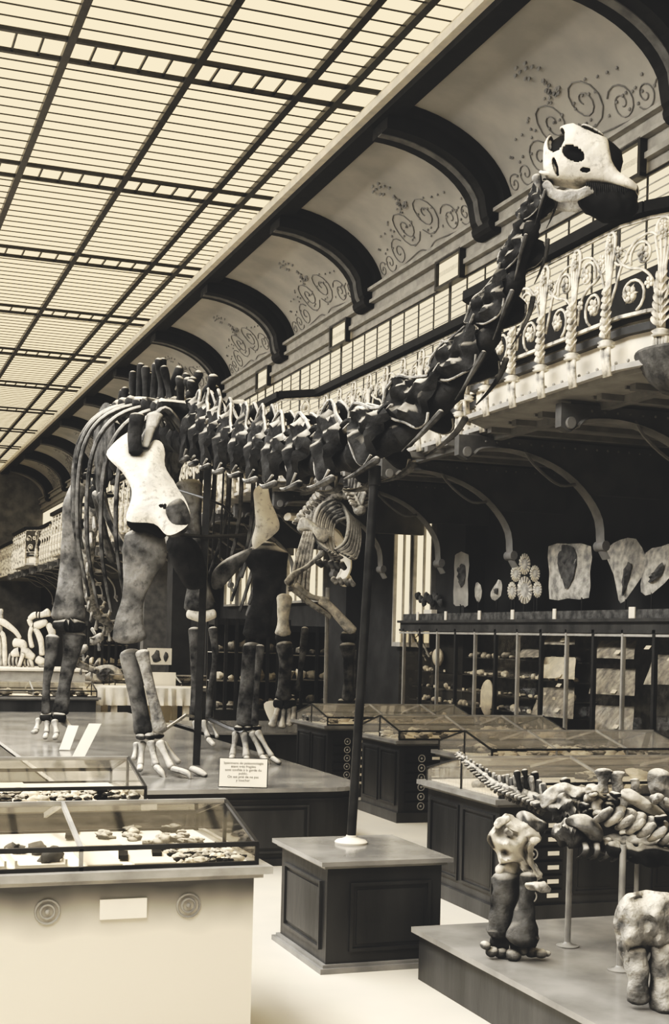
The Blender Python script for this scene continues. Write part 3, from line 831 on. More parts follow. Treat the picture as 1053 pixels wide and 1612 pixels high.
while y < VY1 + .1:
    mb = MB(); w = .028 if i % 2 else .018
    mb.box((XV - .02, y - w, .5), (XV + .03, y + w, VT - .12)); mb.build('glazing_post', M['framedark' if i % 2 else 'stone'], t, False); y += .68; i += 1
mb = MB(); mb.box((XV - .012, VY0, VT - .2), (XV + .03, VY1, VT - .17)); mb.build('glazing_rail', M['stone'], t, False)
mb = MB(); mb.add([(XV, VY0, .55), (XV, VY1, .55), (XV, VY1, VT - .12), (XV, VY0, VT - .12)], [(0, 1, 2, 3)]); mb.build('glass', M['glassd'], t, False)
for z, xx in ((.75, 9.0), (.98, 9.05), (1.2, 9.1), (1.42, 9.15), (1.68, 9.2), (1.95, 9.25)):
    mb = MB(); mb.box((xx, 15.8, z - .012), (XW - .03, VY1 - .04, z)); mb.build('shelf', M['rock_d'], t, False)
# label rail on the cabinet top
mb = MB(); mb.box((XV + .05, VY0, VT + .02), (XV + .07, VY1, VT + .13)); mb.build('label_rail', M['rock_d'], t, False)
# white labels on the rail
for i, px in enumerate((700, 753, 805, 871, 993, 656)):
    p = AX(px, 962, XV + .02); w = (.075, .085, .085, .08, .13, .08)[i]
    mb = MB(); mb.box((XV + .03, p.y - w / 2, VT + .02), (XV + .045, p.y + w / 2, VT + .16)); tag(mb.build('label_card', M['card'], None, False), 'small white label standing on the wall cabinet top rail', 'card', 'white labels along the wall cabinet top')

# rock slabs leaning inside the cabinet, from quads seen in the photograph
def slab_quad(q, X0, X1, m_, name, label, cat='fossil slab', group=None, th=.03):
    # first two pixels are the top corners (deeper), last two the bottom corners
    P = [AX(q[0][0], q[0][1], X1), AX(q[1][0], q[1][1], X1), AX(q[2][0], q[2][1], X0), AX(q[3][0], q[3][1], X0)]
    mb = MB(); nrm = (P[1] - P[0]).cross(P[3] - P[0]).normalized()
    if nrm.x > 0: nrm = -nrm
    # bevelled irregular slab
    pts = []
    for a, b in zip(P, P[1:] + P[:1]):
        for k in range(4):
            p = a.lerp(b, k / 4); c = sum(P, Vector()) / 4; pts.append(p + (c - p) * (.03 * random.random()))
    mb.plate(pts, nrm, th, k=1, rings=4, amp=.01, fr=12); o = mb.build(name, m_)
    return tag(o, label, cat, group)
SL = [([(868, 988), (907, 988), (905, 1015), (853, 1015)], 'rock', 'small grey rock slab highest in the wall cabinet, left'),
      ([(822, 1021), (851, 1021), (851, 1035), (815, 1035)], 'rock', 'little wedge of rock beside the pale slab in the wall cabinet'),
      ([(858, 1034), (907, 1034), (905, 1070), (845, 1067)], 'rock_l', 'pale white rock slab in the middle tier of the wall cabinet'),
      ([(850, 1082), (905, 1082), (903, 1133), (835, 1125)], 'rock', 'grey rock slab below the pale one in the wall cabinet'),
      ([(945, 1008), (1002, 1008), (998, 1038), (932, 1036)], 'rock', 'upper grey slab of the three stacked at the right of the wall cabinet'),
      ([(937, 1052), (1001, 1052), (999, 1096), (926, 1092)], 'rock', 'middle grey slab of the three stacked at the right of the wall cabinet'),
      ([(938, 1110), (999, 1112), (996, 1150), (928, 1150)], 'rock', 'lowest grey slab of the three stacked at the right of the wall cabinet'),
      ([(1030, 1030), (1060, 1030), (1060, 1078), (1012, 1078)], 'rock', 'slanted grey slab at the right frame edge in the wall cabinet')]
for i, (q, m_, lab) in enumerate(SL): slab_quad(q, XV + .1, XV + .34, M[m_], 'rock_slab', lab, group='rock slabs leaning in the wall cabinet')
for (px, py) in ((881, 1010), (874, 1066), (874, 1081), (871, 1120), (966, 1029), (960, 1091), (963, 1146), (1024, 999), (1013, 1022), (1049, 1040)):
    p = AX(px, py, XV + .08); mb = MB(); mb.prism([p, p + Vector((0, -.11, 0)), p + Vector((.03, -.12, .045)), p + Vector((.03, -.01, .045))], (.004, 0, 0)); tag(mb.build('label_card', M['card'], None, False), 'tiny white label in front of the rock slabs in the wall cabinet', 'card', 'tiny labels by the rock slabs')
# small specimens on the cabinet shelves
def pebble(seed, r):
    mb = MB(); mb.ball((0, 0, 0), (r, r * (.7 + .6 * ((seed * 37) % 10) / 10), r * (.55 + .4 * ((seed * 13) % 10) / 10)), 9, 6, .25, 3.0 / r); return mb
protos = []
for i in range(6):
    mb = pebble(i, .045); o = me_of(mb, M[['rock_l', 'bone_grey', 'rock_l', 'rock_l', 'bone_light', 'rock_d'][i]]); protos.append(o)
cnt = 0
for z, xx in ((.75, 9.0), (.98, 9.05), (1.2, 9.1), (1.42, 9.15), (1.68, 9.2), (1.95, 9.25)):
    y = 15.95
    while y < VY1 - .15:
        s_ = .55 + random.random() * 1.1
        o = bpy.data.objects.new('shelf_fossil', random.choice(protos)); COL.objects.link(o); o.location = (xx + .05 + random.random() * .05, y, z + .03 * s_); o.scale = (s_,) * 3; o.rotation_euler.z = random.random() * 6
        tag(o, 'small fossil lump in the shelf rows of the wall cabinet', 'fossil', 'small fossils on the wall cabinet shelves'); y += .06 + .09 * s_ + random.random() * .09; cnt += 1
lc = None
for z, xx in ((.75, 8.97), (.98, 9.02), (1.2, 9.07), (1.42, 9.12), (1.68, 9.17)):
    for k in range(9):
        y = 16.1 + k * .55 + random.random() * .3
        if lc is None:
            mb = MB(); mb.box((0, -.035, 0), (.006, .035, .04)); lc = mb.build('label_card', M['card'], None, False, loc=(0, 0, 0)); o = lc
        else: o = lc.copy(); COL.objects.link(o)
        o.location = (xx, y, z + .01); tag(o, 'tiny white label among the small fossils on the wall cabinet shelves', 'card', 'tiny labels on the wall cabinet shelves')
# things standing out in the cabinet
p = AX(700, 1030, 9.1)
for (px, py, rx, rz, m_, lab, nm) in ((690, 1035, .17, .15, 'rock_l', 'rounded pale boulder fossil with smooth dome in the wall cabinet', 'dome_fossil'), (767, 1100, .22, .28, 'rock_l', 'square pale coral block low in the wall cabinet', 'coral_block')):
    p = AX(px, py, 9.12); mb = MB(); mb.ball(p, (.07, rx, rz), 14, 10, .12, 4); tag(mb.build(nm, M[m_]), lab, 'fossil')
t = thing('wall_skeleton', AX(665, 1030, 9.2), 'small pale long-necked skeleton hanging inside the wall cabinet behind the glass', 'skeleton')
mb = MB()
mb.tube([AX(643, 980, 9.15), AX(655, 1010, 9.15), AX(672, 1040, 9.15)], .014, 6, 4); mb.tube([AX(647, 975, 9.15), AX(662, 1005, 9.15), AX(676, 1035, 9.15)], .02, 6, 4)
for k in range(6): mb.tube([AX(647 + 4 * k, 990 + 8 * k, 9.15), AX(650 + 4 * k, 1005 + 7 * k, 9.1), AX(658 + 3 * k, 1000 + 8 * k, 9.15)], .008, 5, 3)
mb.build('bones', M['bone_pale'], t)

# ---------------- fossils displayed on top of the wall cabinet
def wall_plaque(poly, X, m_, name, label, th=.04, amp=.02):
    P = [AX(a, b, X) for a, b in poly]; mb = MB(); mb.plate(P, (-1, 0, 0), th, k=2, rings=5, amp=amp, fr=9); return tag(mb.build(name, m_), label, 'fossil')
def stalk(px, py, X, par):
    p = AX(px, py, X); mb = MB(); mb.tube([(p.x, p.y, VT + .02), (p.x, p.y, p.z + .02)], .014, 6); mb.build('stand', M['iron'], par)
def plaque_thing(poly, name, label, rel, m_='rock', st=None, X=9.2):
    P = [AX(a, b, X) for a, b in poly]; c = sum(P, Vector()) / len(P)
    t = thing(name, (c.x, c.y, VT + .02), label, 'fossil')
    mb = MB(); mb.plate(P, (-1, 0, 0), .045, k=2, rings=5, amp=.02, fr=9); mb.build('slab', M[m_], t)
    if rel:
        P2 = [AX(a, b, X - .045) for a, b in rel]; mb = MB(); mb.plate(P2, (-1, 0, 0), .03, k=3, rings=4, amp=.05, fr=22); mb.build('relief', M['rock_d'], t)
    stalk(st[0], st[1], X, t); return t
plaque_thing([(863, 860), (864, 900), (865, 943), (895, 942), (926, 941), (928, 900), (931, 860), (895, 856)], 'fossil_slab', 'tall rectangular fossil slab standing on the wall cabinet', [(880, 862), (900, 860), (908, 885), (900, 915), (890, 927), (880, 900)], 'rock', (916, 943))
plaque_thing([(957, 862), (975, 850), (1000, 848), (1018, 880), (1012, 905), (983, 946), (973, 944), (966, 905), (956, 882)], 'fossil_slab', 'kite shaped fossil slab with dark split, standing on the cabinet at right', [(990, 885), (995, 893), (985, 925), (979, 938), (981, 905)], 'rock', (985, 946))
plaque_thing([(1016, 870), (1040, 860), (1062, 858), (1066, 895), (1027, 935), (1009, 932), (1010, 905)], 'fossil_slab', 'fossil slab cut by the right frame edge, standing on the cabinet', [(1025, 905), (1045, 885), (1040, 905), (1022, 918)], 'rock', (1026, 935))
plaque_thing([(716, 873), (737, 873), (737, 912), (736, 953), (724, 954), (713, 953), (714, 912)], 'fossil_slab', 'narrow upright fossil slab on the cabinet right of the windows', [(722, 890), (730, 890), (731, 915), (725, 925), (721, 910)], 'stone', (725, 953))
plaque_thing([(748, 917), (757, 921), (758, 940), (753, 949), (747, 940)], 'shell_fossil', 'small shell fossil left of the oval fossils on the cabinet', None, 'rock', (753, 948))
plaque_thing([(785, 912), (791, 920), (788, 938), (778, 946), (772, 938), (776, 926)], 'skull_fossil', 'small pale skull on the cabinet between shell and oval fossils', [(778, 930), (783, 926), (782, 936)], 'rock', (782, 946))
for (cx_, cy_, rx, ry, lab) in ((826, 929, 12, 22, 'largest ribbed oval fossil low in the cluster on the cabinet'), (826, 888, 9, 17, 'topmost oval fossil of the cluster on the cabinet'), (812, 903, 8, 13, 'upper left oval fossil of the cluster on the cabinet'), (842, 903, 8, 13, 'upper right oval fossil of the cluster on the cabinet'), (806, 930, 7, 14, 'lower left oval fossil of the cluster on the cabinet'), (846, 928, 7, 13, 'lower right oval fossil of the cluster on the cabinet')):
    X = 9.2; P = [AX(cx_ + rx * math.cos(2 * PI * k / 10), cy_ + ry * math.sin(2 * PI * k / 10), X) for k in range(10)]
    c = AX(cx_, cy_, X); t = thing('oval_fossil', c, lab, 'fossil', 'oval fossils clustered on the cabinet')
    mb = MB(); mb.plate(P, (-1, 0, 0), .04, k=2, rings=4); mb.build('plate', M['rock'], t)
    mb = MB()
    for k in range(16):
        a = 2 * PI * k / 16; p0 = AX(cx_ + rx * .55 * math.cos(a), cy_ + ry * .55 * math.sin(a), X - .04); p1 = AX(cx_ + rx * .98 * math.cos(a), cy_ + ry * .98 * math.sin(a), X - .02); mb.tube([p0, p1], .010, 5)
    mb.build('ridges', M['rock_l'], t)
    stalk(cx_, cy_, X + .03, t)
# dark leafy fossil by the window
p = AX(672, 945, 9.15); t = thing('branching_fossil', (p.x, p.y, VT), 'dark branching coral fossil on a white block in front of the window', 'fossil')
mb = MB(); q = AX(675, 960, 9.1); mb.box((q.x - .05, q.y - .22, VT + .02), (q.x + .05, q.y + .1, VT + .2)); mb.build('block', M['card'], t, False)
mb = MB()
for k in range(9): 
    c = AX(658 + k * 4.5, 938 + (k % 3) * 5, 9.12); mb.ball(c, (.05, .06, .07), 8, 6, .3, 14)
mb.build('branches', M['rock_d'], t)

# ---------------- specimens in the table cases
def scatter(n, x0, x1, y0, y1, z, smin, smax, lab, grp, mats, name='fossil_specimen', flat=.6):
    ps = []
    for i in range(5):
        mb = MB(); mb.ball((0, 0, 0), (.04, .028 + .006 * i, .028), 12, 9, .55, 28 + i * 7); ps.append(me_of(mb, M[mats[i % len(mats)]]))
    used = []; k = 0; tries = 0
    while k < n and tries < n * 20:
        tries += 1; s_ = smin + (smax - smin) * random.random(); p = (x0 + random.random() * (x1 - x0), y0 + random.random() * (y1 - y0))
        if any((p[0] - u[0]) ** 2 + (p[1] - u[1]) ** 2 < (.036 * (s_ + u[2])) ** 2 for u in used): continue
        used.append((p[0], p[1], s_)); o = bpy.data.objects.new(name, random.choice(ps)); COL.objects.link(o); o.location = (p[0], p[1], z + .018 * s_); o.scale = (s_, s_, s_ * flat * 1.3); o.rotation_euler.z = random.random() * 6
        tag(o, lab, 'fossil', grp); k += 1
def papers(lst, z, lab, grp, mt='card'):
    for (x0, x1, y0, y1) in lst:
        mb = MB(); mb.box((x0, y0, z), (x1, y1, z + .012)); tag(mb.build('specimen_tray', M[mt], None, False), lab, 'tray', grp)
# lower left case: three boxes with dark lumps, white sheets, a mosaic of specimens
zt = 1.009
for i, (x0, x1) in enumerate(((-.02, .2), (.24, .5), (.54, .8), (.84, 1.1))):
    mb = MB(); mb.box((x0, 6.86, zt), (x1, 7.36, zt + .02)); mb.box((x0, 6.86, zt + .02), (x0 + .012, 7.36, zt + .045)); mb.box((x1 - .012, 6.86, zt + .02), (x1, 7.36, zt + .045)); tag(mb.build('specimen_box', M['tray'], None, False), 'shallow pale specimen box in the front row of the lower left case', 'box', 'specimen boxes in the lower left case')
scatter(11, .0, 1.08, 6.9, 7.3, zt + .02, 1.0, 1.9, 'dark rounded fossil in the boxes of the lower left case', 'dark fossils in the lower left case', ['bone_mid', 'rock_d', 'bone_grey'], flat=.8)
for (x0, x1, y0, y1) in ((1.2, 1.38, 6.86, 7.3), (1.44, 1.66, 6.86, 7.3), (1.3, 1.5, 7.5, 8.0)): papers([(x0, x1, y0, y1)], zt, 'white paper sheet in the lower left case', 'white sheets in the lower left case')
for (x, y, a) in ((1.41, 7.0, .3), (1.60, 7.05, -.4), (1.25, 7.75, .2), (1.3, 7.9, .3)):
    mb = MB(); mb.bar((x, y, zt + .022), (x + .03, y + .16, zt + .022), .05, .02); tag(mb.build('dark_specimen_strip', M['black'], None, False), 'dark flat specimen strip on the white sheets in the lower left case', 'fossil', 'dark strips in the lower left case')
scatter(60, 1.68, 2.03, 6.86, 7.32, zt, .45, .9, 'small fossil piece in the crowded right corner of the lower left case', 'small fossils crowded in the lower left case', ['rock_l', 'bone_mid', 'bone_grey', 'rock_l', 'black'])
scatter(14, 1.4, 2.0, 7.5, 8.0, zt, .6, 1.3, 'fossil piece behind the ridge of the lower left case', 'fossils at the back of the lower left case', ['bone_mid', 'bone_grey'])
scatter(90, .75, 2.0, 9.5, 10.05, zt, .5, 1.3, 'small mixed fossil in the front half of the second left case', 'small fossils in the second left case', ['rock_l', 'bone_mid', 'bone_grey', 'rock_l', 'black'])
scatter(16, 2.3, 4.3, 24.95, 25.9, 1.009, 1.5, 3.0, 'fossil in the distant case at the left frame edge', 'fossils in the distant left case', ['bone_pale', 'rock_d', 'bone_grey'], name='bone_fragment')
papers([(.3, .9, 10.2, 10.7), (1.0, 1.35, 10.2, 10.7)], zt, 'white sheet at the back of the second left case', 'white sheets in the second left case')
# right hand cases
for (x0, x1, y0, y1, zl, n, lab, grp) in ((4.95, 7.8, 9.6, 10.8, .978, 36, 'irregular pale fossil in the case behind the foreground tail', 'pale fossils in the lower right case'),
        (6.35, 8.5, 12.55, 13.7, .988, 36, 'irregular pale fossil in the long case with visible rail joints', 'pale fossils in the second right case'),
        (6.37, 8.5, 15.05, 16.15, .998, 34, 'irregular pale fossil in the case right of the neck pole', 'pale fossils in the third right case'),
        (6.37, 8.4, 17.6, 18.8, .998, 24, 'irregular pale fossil in the farthest small case', 'pale fossils in the farthest right case')):
    scatter(n, x0, x1, y0, y1, zl, 1.0, 2.4, lab, grp, ['bone_pale', 'rock_l', 'bone_grey', 'rock_l', 'bone_mid'], flat=.6, name='bone_fragment')

for (x0, x1, y0, zl) in ((6.4, 8.5, 12.55, .988), (6.4, 8.5, 15.05, .998), (6.4, 8.4, 17.6, .998), (4.95, 8.0, 9.6, .978)):
    x = x0
    while x < x1 - .3:
        w_ = .18 + random.random() * .2
        if random.random() < .7: papers([(x, x + w_, y0 + .02 + random.random() * .1, y0 + .4 + random.random() * .15)], zl, 'white specimen tray in the right hand display cases', 'white trays in the right hand display cases')
        x += w_ + .04
# ---------------- background hall furniture and other rows (left distance)
def bgcase(x0, x1, y0, y1, zl, lab, body='wood2'):
    return cabinet(x0, x1, y0, y1, zl, lab, end='none', body=body, bars=((x0 + x1) / 2,), lit=True, group='distant display cases')
bgcase(2.1, 4.5, 24.85, 26.1, 1.0, 'distant display case at the left frame edge beyond the hind foot')
bgcase(5.3, 8.2, 27.8, 29.2, 1.05, 'distant long display case seen between the dinosaur legs')
bgcase(2.2, 6.8, 32.0, 33.6, 1.05, 'farthest long display case seen between the dinosaur legs')
# white cloth covered trestle table
a = AZ(132, 1082, 1.35); YT = 26.0
tx0, tx1 = AY(131, 1080, 26).x, AY(303, 1085, 26).x
t = thing('covered_table', ((tx0 + tx1) / 2, 26.6, 0), 'long trestle table covered with a white cloth behind the dinosaur forefoot', 'table')
ztop = AY(131, 1082, 26).z; zb = AY(131, 1110, 26).z
mb = MB(); mb.box((tx0, 26.0, ztop - .03), (tx1, 27.2, ztop)); 
n = 40; vs = []; fs = []
for i in range(n + 1):
    x = tx0 + (tx1 - tx0) * i / n; w_ = .03 * math.sin(i * 1.7) + .015 * math.sin(i * 4.1); vs += [(x, 26.0, ztop), (x, 25.97 + w_, (ztop + zb) / 2), (x, 25.96 + w_ * 1.6, zb)]
for i in range(n):
    for j in range(2): fs.append((3 * i + j, 3 * i + j + 1, 3 * i + 4 + j, 3 * i + 3 + j))
mb.add(vs, fs); mb.build('cloth', M['cloth'], t)
for x in (tx0 + .2, AY(181, 1100, 26).x, tx1 - .1):
    for y in (26.1, 27.1): mb = MB(); mb.box((x - .06, y - .05, 0), (x + .06, y + .05, ztop - .03)); mb.build('leg', M['cream'], t, False)
for px in ((tx0 + 0.3, tx1 - .2),): mb = MB(); mb.box((px[0], 26.1, .35), (px[1], 26.16, .45)); mb.build('stretcher', M['cream'], t, False)
# white board standing behind table
p = AY(235, 1080, 27.5); q0 = AY(234, 1060, 27.5)
mb = MB(); x0 = AY(233, 1060, 27.3).x; x1 = AY(276, 1060, 27.3).x; z1 = AY(233, 1058, 27.3).z
mb.box((x0, 27.25, 0.0), (x1, 27.3, z1)); tag(mb.build('white_board', M['card'], None, False), 'plain white board standing behind the covered table', 'board')
# framed picture board
x0, x1 = AY(232, 1020, 31).x, AY(270, 1020, 31).x; z0, z1 = AY(232, 1046, 31).z, AY(232, 1020, 31).z
t = thing('picture_board', ((x0 + x1) / 2, 31, 0), 'white framed board with two dark figures in the middle distance', 'board')
mb = MB(); mb.box((x0, 31, 0), (x0 + .06, 31.04, z1)); mb.box((x1 - .06, 31, 0), (x1, 31.04, z1)); mb.build('post', M['framedark'], t, False)
mb = MB(); mb.box((x0, 30.96, z0), (x1, 31.0, z1)); mb.build('board', M['card'], t, False)
mb = MB(); mb.ball((x0 + .2, 30.95, (z0 + z1) / 2), (.1, .02, .12), 8, 6, .4, 9); mb.ball((x1 - .15, 30.95, (z0 + z1) / 2), (.05, .02, .13), 8, 6, .4, 9); mb.build('drawing', M['rock_d'], t)
# glazed wall cabinets in the distance, dark end structures
def dist_vitrine(px0, px1, pyt, Y, label, m_='glassd', nb=5):
    x0, x1 = AY(px0, pyt, Y).x, AY(px1, pyt, Y).x; zt_ = AY(px0, pyt, Y).z
    t = thing('tall_cabinet', ((x0 + x1) / 2, Y, 0), label, 'cabinet', 'distant tall cabinets')
    mb = MB(); mb.box((x0, Y, 0), (x1, Y + .6, .8)); mb.box((x0, Y, zt_ - .12), (x1, Y + .6, zt_)); mb.box((x0, Y + .55, .8), (x1, Y + .6, zt_)); mb.build('carcass', M['wood'], t, False)
    mb = MB(); mb.add([(x0, Y + .02, .8), (x1, Y + .02, .8), (x1, Y + .02, zt_), (x0, Y + .02, zt_)], [(0, 1, 2, 3)]); mb.build('glass', M['glassd'], t, False)
    for i in range(nb + 1):
        x = x0 + (x1 - x0) * i / nb; mb = MB(); mb.box((x - .03, Y - .03, .8), (x + .03, Y + .02, zt_)); mb.build('glazing_post', M['framedark'], t, False)
    for k in range(3):
        z = .8 + (zt_ - .9) * (k + .02) / 3; mb = MB(); mb.box((x0, Y + .1, z - .02), (x1, Y + .55, z)); mb.build('shelf', M['stone'], t, False)
        mbq = MB()
        for q in range(int((x1 - x0) / .26)):
            s_ = .05 + random.random() * .06; mbq.ball((x0 + .15 + .26 * q, Y + .3, z + s_), (s_ * 1.3, s_, s_), 8, 6, .3, 14)
        mbq.build('fossil_row', M['rock_l' if k % 2 else 'bone_grey'], t)['kind'] = 'stuff'
dist_vitrine(340, 455, 973, 24.5, 'tall glass cabinet with bright contents behind the dinosaur left foreleg', nb=7)
dist_vitrine(140, 205, 978, 36, 'distant tall glass cabinet behind the dinosaur humerus', nb=6)
dist_vitrine(452, 570, 985, 26.5, 'tall glass cabinet behind the smaller skeleton', nb=5)
# dark panelled pier
x0, x1 = AY(272, 900, 33).x, AY(303, 900, 33).x
mb = MB(); mb.box((x0, 33, 0), (x1, 33.6, 4.66)); o = struct('trim_6', mb, M['wall'])
x0, x1 = AY(228, 900, 38).x, AY(272, 900, 38).x
mb = MB(); mb.box((x0, 38, 0), (x1, 38.4, 4.66)); struct('trim_7', mb, M['rib_l'])
#PART3
# ================================================================== GIANT DINOSAUR SKELETON
def pxm(d): return d / FPX
dino = thing('dinosaur_skeleton', (3.75, 15.5, .75), 'giant long-necked dinosaur skeleton mounted on the large platform, head raised at upper right', 'skeleton')

def frame_T(p, fwd, upv=ZV):
    x = fwd.normalized(); y = upv.cross(x)
    if y.length < 1e-3: y = Vector((0, 1, 0))
    y.normalize(); z = x.cross(y)
    m_ = Matrix((x, y, z)).transposed().to_4x4(); m_.translation = p; return m_

def cervical(mb, mr, mk, L, H, sd):
    mb.bone([(-.5 * L, 0, -.04 * H), (-.25 * L, 0, -.05 * H), (.1 * L, 0, -.05 * H), (.5 * L, 0, -.02 * H)], [(.22 * H, .22 * H), (.13 * H, .15 * H), (.14 * H, .16 * H), (.2 * H, .2 * H)], (0, 1, 0), 12, 3, .1, 8 / H, sd)
    mb.bone([(-.4 * L, 0, .22 * H), (-.1 * L, 0, .30 * H), (.32 * L, 0, .18 * H)], [(.16 * H, .2 * H), (.13 * H, .22 * H), (.14 * H, .12 * H)], (0, 1, 0), 10, 3, .15, 8 / H, sd)
    for sg in (-1, 1):
        O = [(-.50, .56), (-.34, .74), (-.12, .66), (.08, .50), (.40, .34), (.56, .18), (.34, .02), (.22, -.22), (.08, -.36), (-.10, -.26), (-.30, -.04), (-.44, .2)]
        rj = random.Random(int(sd * 10)); O = [(x + rj.uniform(-.06, .06), z * (1 + rj.uniform(-.14, .14))) for x, z in O]
        O = [(x * L, sg * (.34 - .26 * max(0, min(1, (z + .36) / 1.1))) * H, z * H) for x, z in O]
        mb.plate(O, (0, sg, .22), .085 * H, k=3, rings=5, amp=.16 * H, fr=5 / H)
        O2 = O[7:] + O[:1]
        mk.tube([tuple(q) for q in crom(O2, 3)], .022 * H, 6); mk.tube([tuple(q) for q in crom(O[0:5], 3)], .028 * H, 6)  # pale tubes along the plate rims stand in for edge highlights
        mk.bone([(.2 * L, sg * .14 * H, .26 * H), (.42 * L, sg * .18 * H, .28 * H), (.62 * L, sg * .17 * H, .34 * H)], [(.06 * H, .05 * H), (.05 * H, .04 * H), (.07 * H, .035 * H)], (0, 1, 0), 8, 3)
        mb.bone([(-.2 * L, sg * .1 * H, .3 * H), (-.42 * L, sg * .16 * H, .42 * H), (-.58 * L, sg * .17 * H, .40 * H)], [(.08 * H, .08 * H), (.055 * H, .06 * H), (.07 * H, .05 * H)], (0, 1, 0), 8, 3)
        mr[(sg + 1) // 2].bone([(.36 * L, sg * .30 * H, -.34 * H), (.1 * L, sg * .34 * H, -.40 * H), (-.2 * L, sg * .32 * H, -.42 * H), (-.48 * L, sg * .28 * H, -.40 * H)], [(.05 * H, .05 * H), (.05 * H, .04 * H), (.03 * H, .03 * H), (.012 * H, .012 * H)], (0, 1, 0), 7, 3)
NECK = [(316, 684, 15.05), (353, 700, 13.9), (413, 718, 12.4), (468, 727, 11.3), (518, 723, 10.6), (568, 712, 10.1), (614, 693, 9.75), (650, 668, 9.6), (690, 636, 9.45), (722, 597, 9.35), (762, 540, 9.2), (790, 487, 9.1), (812, 435, 9.0), (832, 372, 8.88), (848, 322, 8.8), (860, 290, 8.76)]
NP = [Vector(p) for p in crom([tuple(D(*q)) for q in NECK], 8)]
arc_ = [0]
for a, b in zip(NP[:-1], NP[1:]): arc_.append(arc_[-1] + (b - a).length)
def npos(s):
    s = max(0, min(arc_[-1] - 1e-6, s))
    for i in range(len(NP) - 1):
        if arc_[i + 1] >= s: return NP[i].lerp(NP[i + 1], (s - arc_[i]) / max(1e-9, arc_[i + 1] - arc_[i]))
    return NP[-1]
LN = [.42, .50, .56, .60, .62, .64, .64, .62, .58, .55, .50, .45, .40, .35, .26]
HN = [.62, .60, .56, .52, .48, .46, .45, .44, .42, .38, .34, .30, .26, .23, .18]
k_ = arc_[-1] / sum(LN); s0 = 0
for i, (L, H) in enumerate(zip(LN, HN)):
    L *= k_; a, b = npos(s0 + .05 * L), npos(s0 + .95 * L); s0 += L
    f = (b - a).normalized(); T = frame_T((a + b) / 2, f)
    mb = MB(); mr = [MB(), MB()]; mk = MB(); mb.T = mr[0].T = mr[1].T = mk.T = T; cervical(mb, mr, mk, L * .97, H * [1.12, 1.12, 1.12, 1.15, 1.15, 1.2, 1.25, 1.3, 1.35, 1.4, 1.4, 1.38, 1.35, 1.25, 1.1][i], i * 3.1)
    v = mb.build('neck_vertebra', M['bone_dark'], dino); [q_.build('neck_rib', M['bone_mid'], v) for q_ in mr]; mk.build('crest_edge', M['bone_grey'], v)

# back vertebrae with tall forked spines, and ribs
BP = [D(316, 684, 15.05), Vector((3.78, 15.05, 4.38)), Vector((3.76, 16.2, 4.62)), Vector((3.75, 17.3, 4.78)), Vector((3.75, 18.4, 4.8)), Vector((3.74, 19.3, 4.7))]
BPc = [Vector(p) for p in crom([tuple(p) for p in BP], 10)]
def bpos(t):
    x = t * (len(BPc) - 1); i = min(len(BPc) - 2, int(x)); return BPc[i].lerp(BPc[i + 1], x - i)
for i in range(13):
    t = (i + .5) / 13; p = bpos(t); f = (bpos(max(0, t - .03)) - bpos(min(1, t + .03))).normalized()
    hs = .52 + .05 * i if i < 8 else .92
    mb = MB(); mb.T = frame_T(p, f); L = .36
    mb.bone([(-.5 * L, 0, 0), (0, 0, -.01), (.5 * L, 0, 0)], [(.21, .21), (.15, .16), (.22, .22)], (0, 1, 0), 12, 3, .12, 9, i)
    mb.bone([(0, 0, .1), (0, 0, .25), (0, 0, .38)], [(.13, .17), (.15, .15), (.14, .12)], (1, 0, 0), 12, 3, .2, 9, i)
    for sg in (-1, 1):
        lean = (.18 if i < 5 else .02) + .10 * math.sin(i * 2.3 + sg); hs2 = hs + .06 * math.sin(i * 1.7 + sg * 2)
        mb.bone([(0, sg * .04, .3), (-.02 + lean * .3, sg * .06, .3 + (hs - .3) * .5), (lean, sg * (.13 if i < 7 else .06), hs2)], [(.15, .07), (.065, .04), (.07, .055)], (1, 0, 0), 12, 5, .16, 9, i)
        mb.bone([(0, sg * .08, .28), (0, sg * .26, .36), (0, sg * .44, .34)], [(.14, .09), (.09, .06), (.14, .09)], (1, 0, 0), 10, 3, .15, 9, i)
        mb.bone([(.1, sg * .08, .24), (.26, sg * .12, .3)], [(.06, .05), (.05, .03)], (0, 1, 0), 8, 2)
    mb.build('back_vertebra', M['bone_dark'], dino)
    if 1 <= i <= 9:
        for sg in (-1, 1):
            w_ = [0, .72, .88, .98, 1.05, 1.08, 1.05, 1.0, .92, .85][i]; h_ = [0, 1.5, 1.8, 2.0, 2.05, 2.0, 1.9, 1.75, 1.5, 1.2][i]
            mb = MB(); mb.T = Matrix.Translation(p)
            s_ = -.06 * 0
            mb.bone([(sg * .22, 0, .12), (sg * .42, .02, .32), (sg * w_ * .8, .06, .12), (sg * w_, .12, -.35 * h_ / 2), (sg * w_ * 1.0, .22, -.62 * h_), (sg * w_ * .84, .34, -h_)], [(.05, .03), (.065, .035), (.06, .03), (.055, .028), (.05, .025), (.04, .02)], (0, 1, 0), 8, 5)
            mb.build('rib', M['bone_mid'], dino)
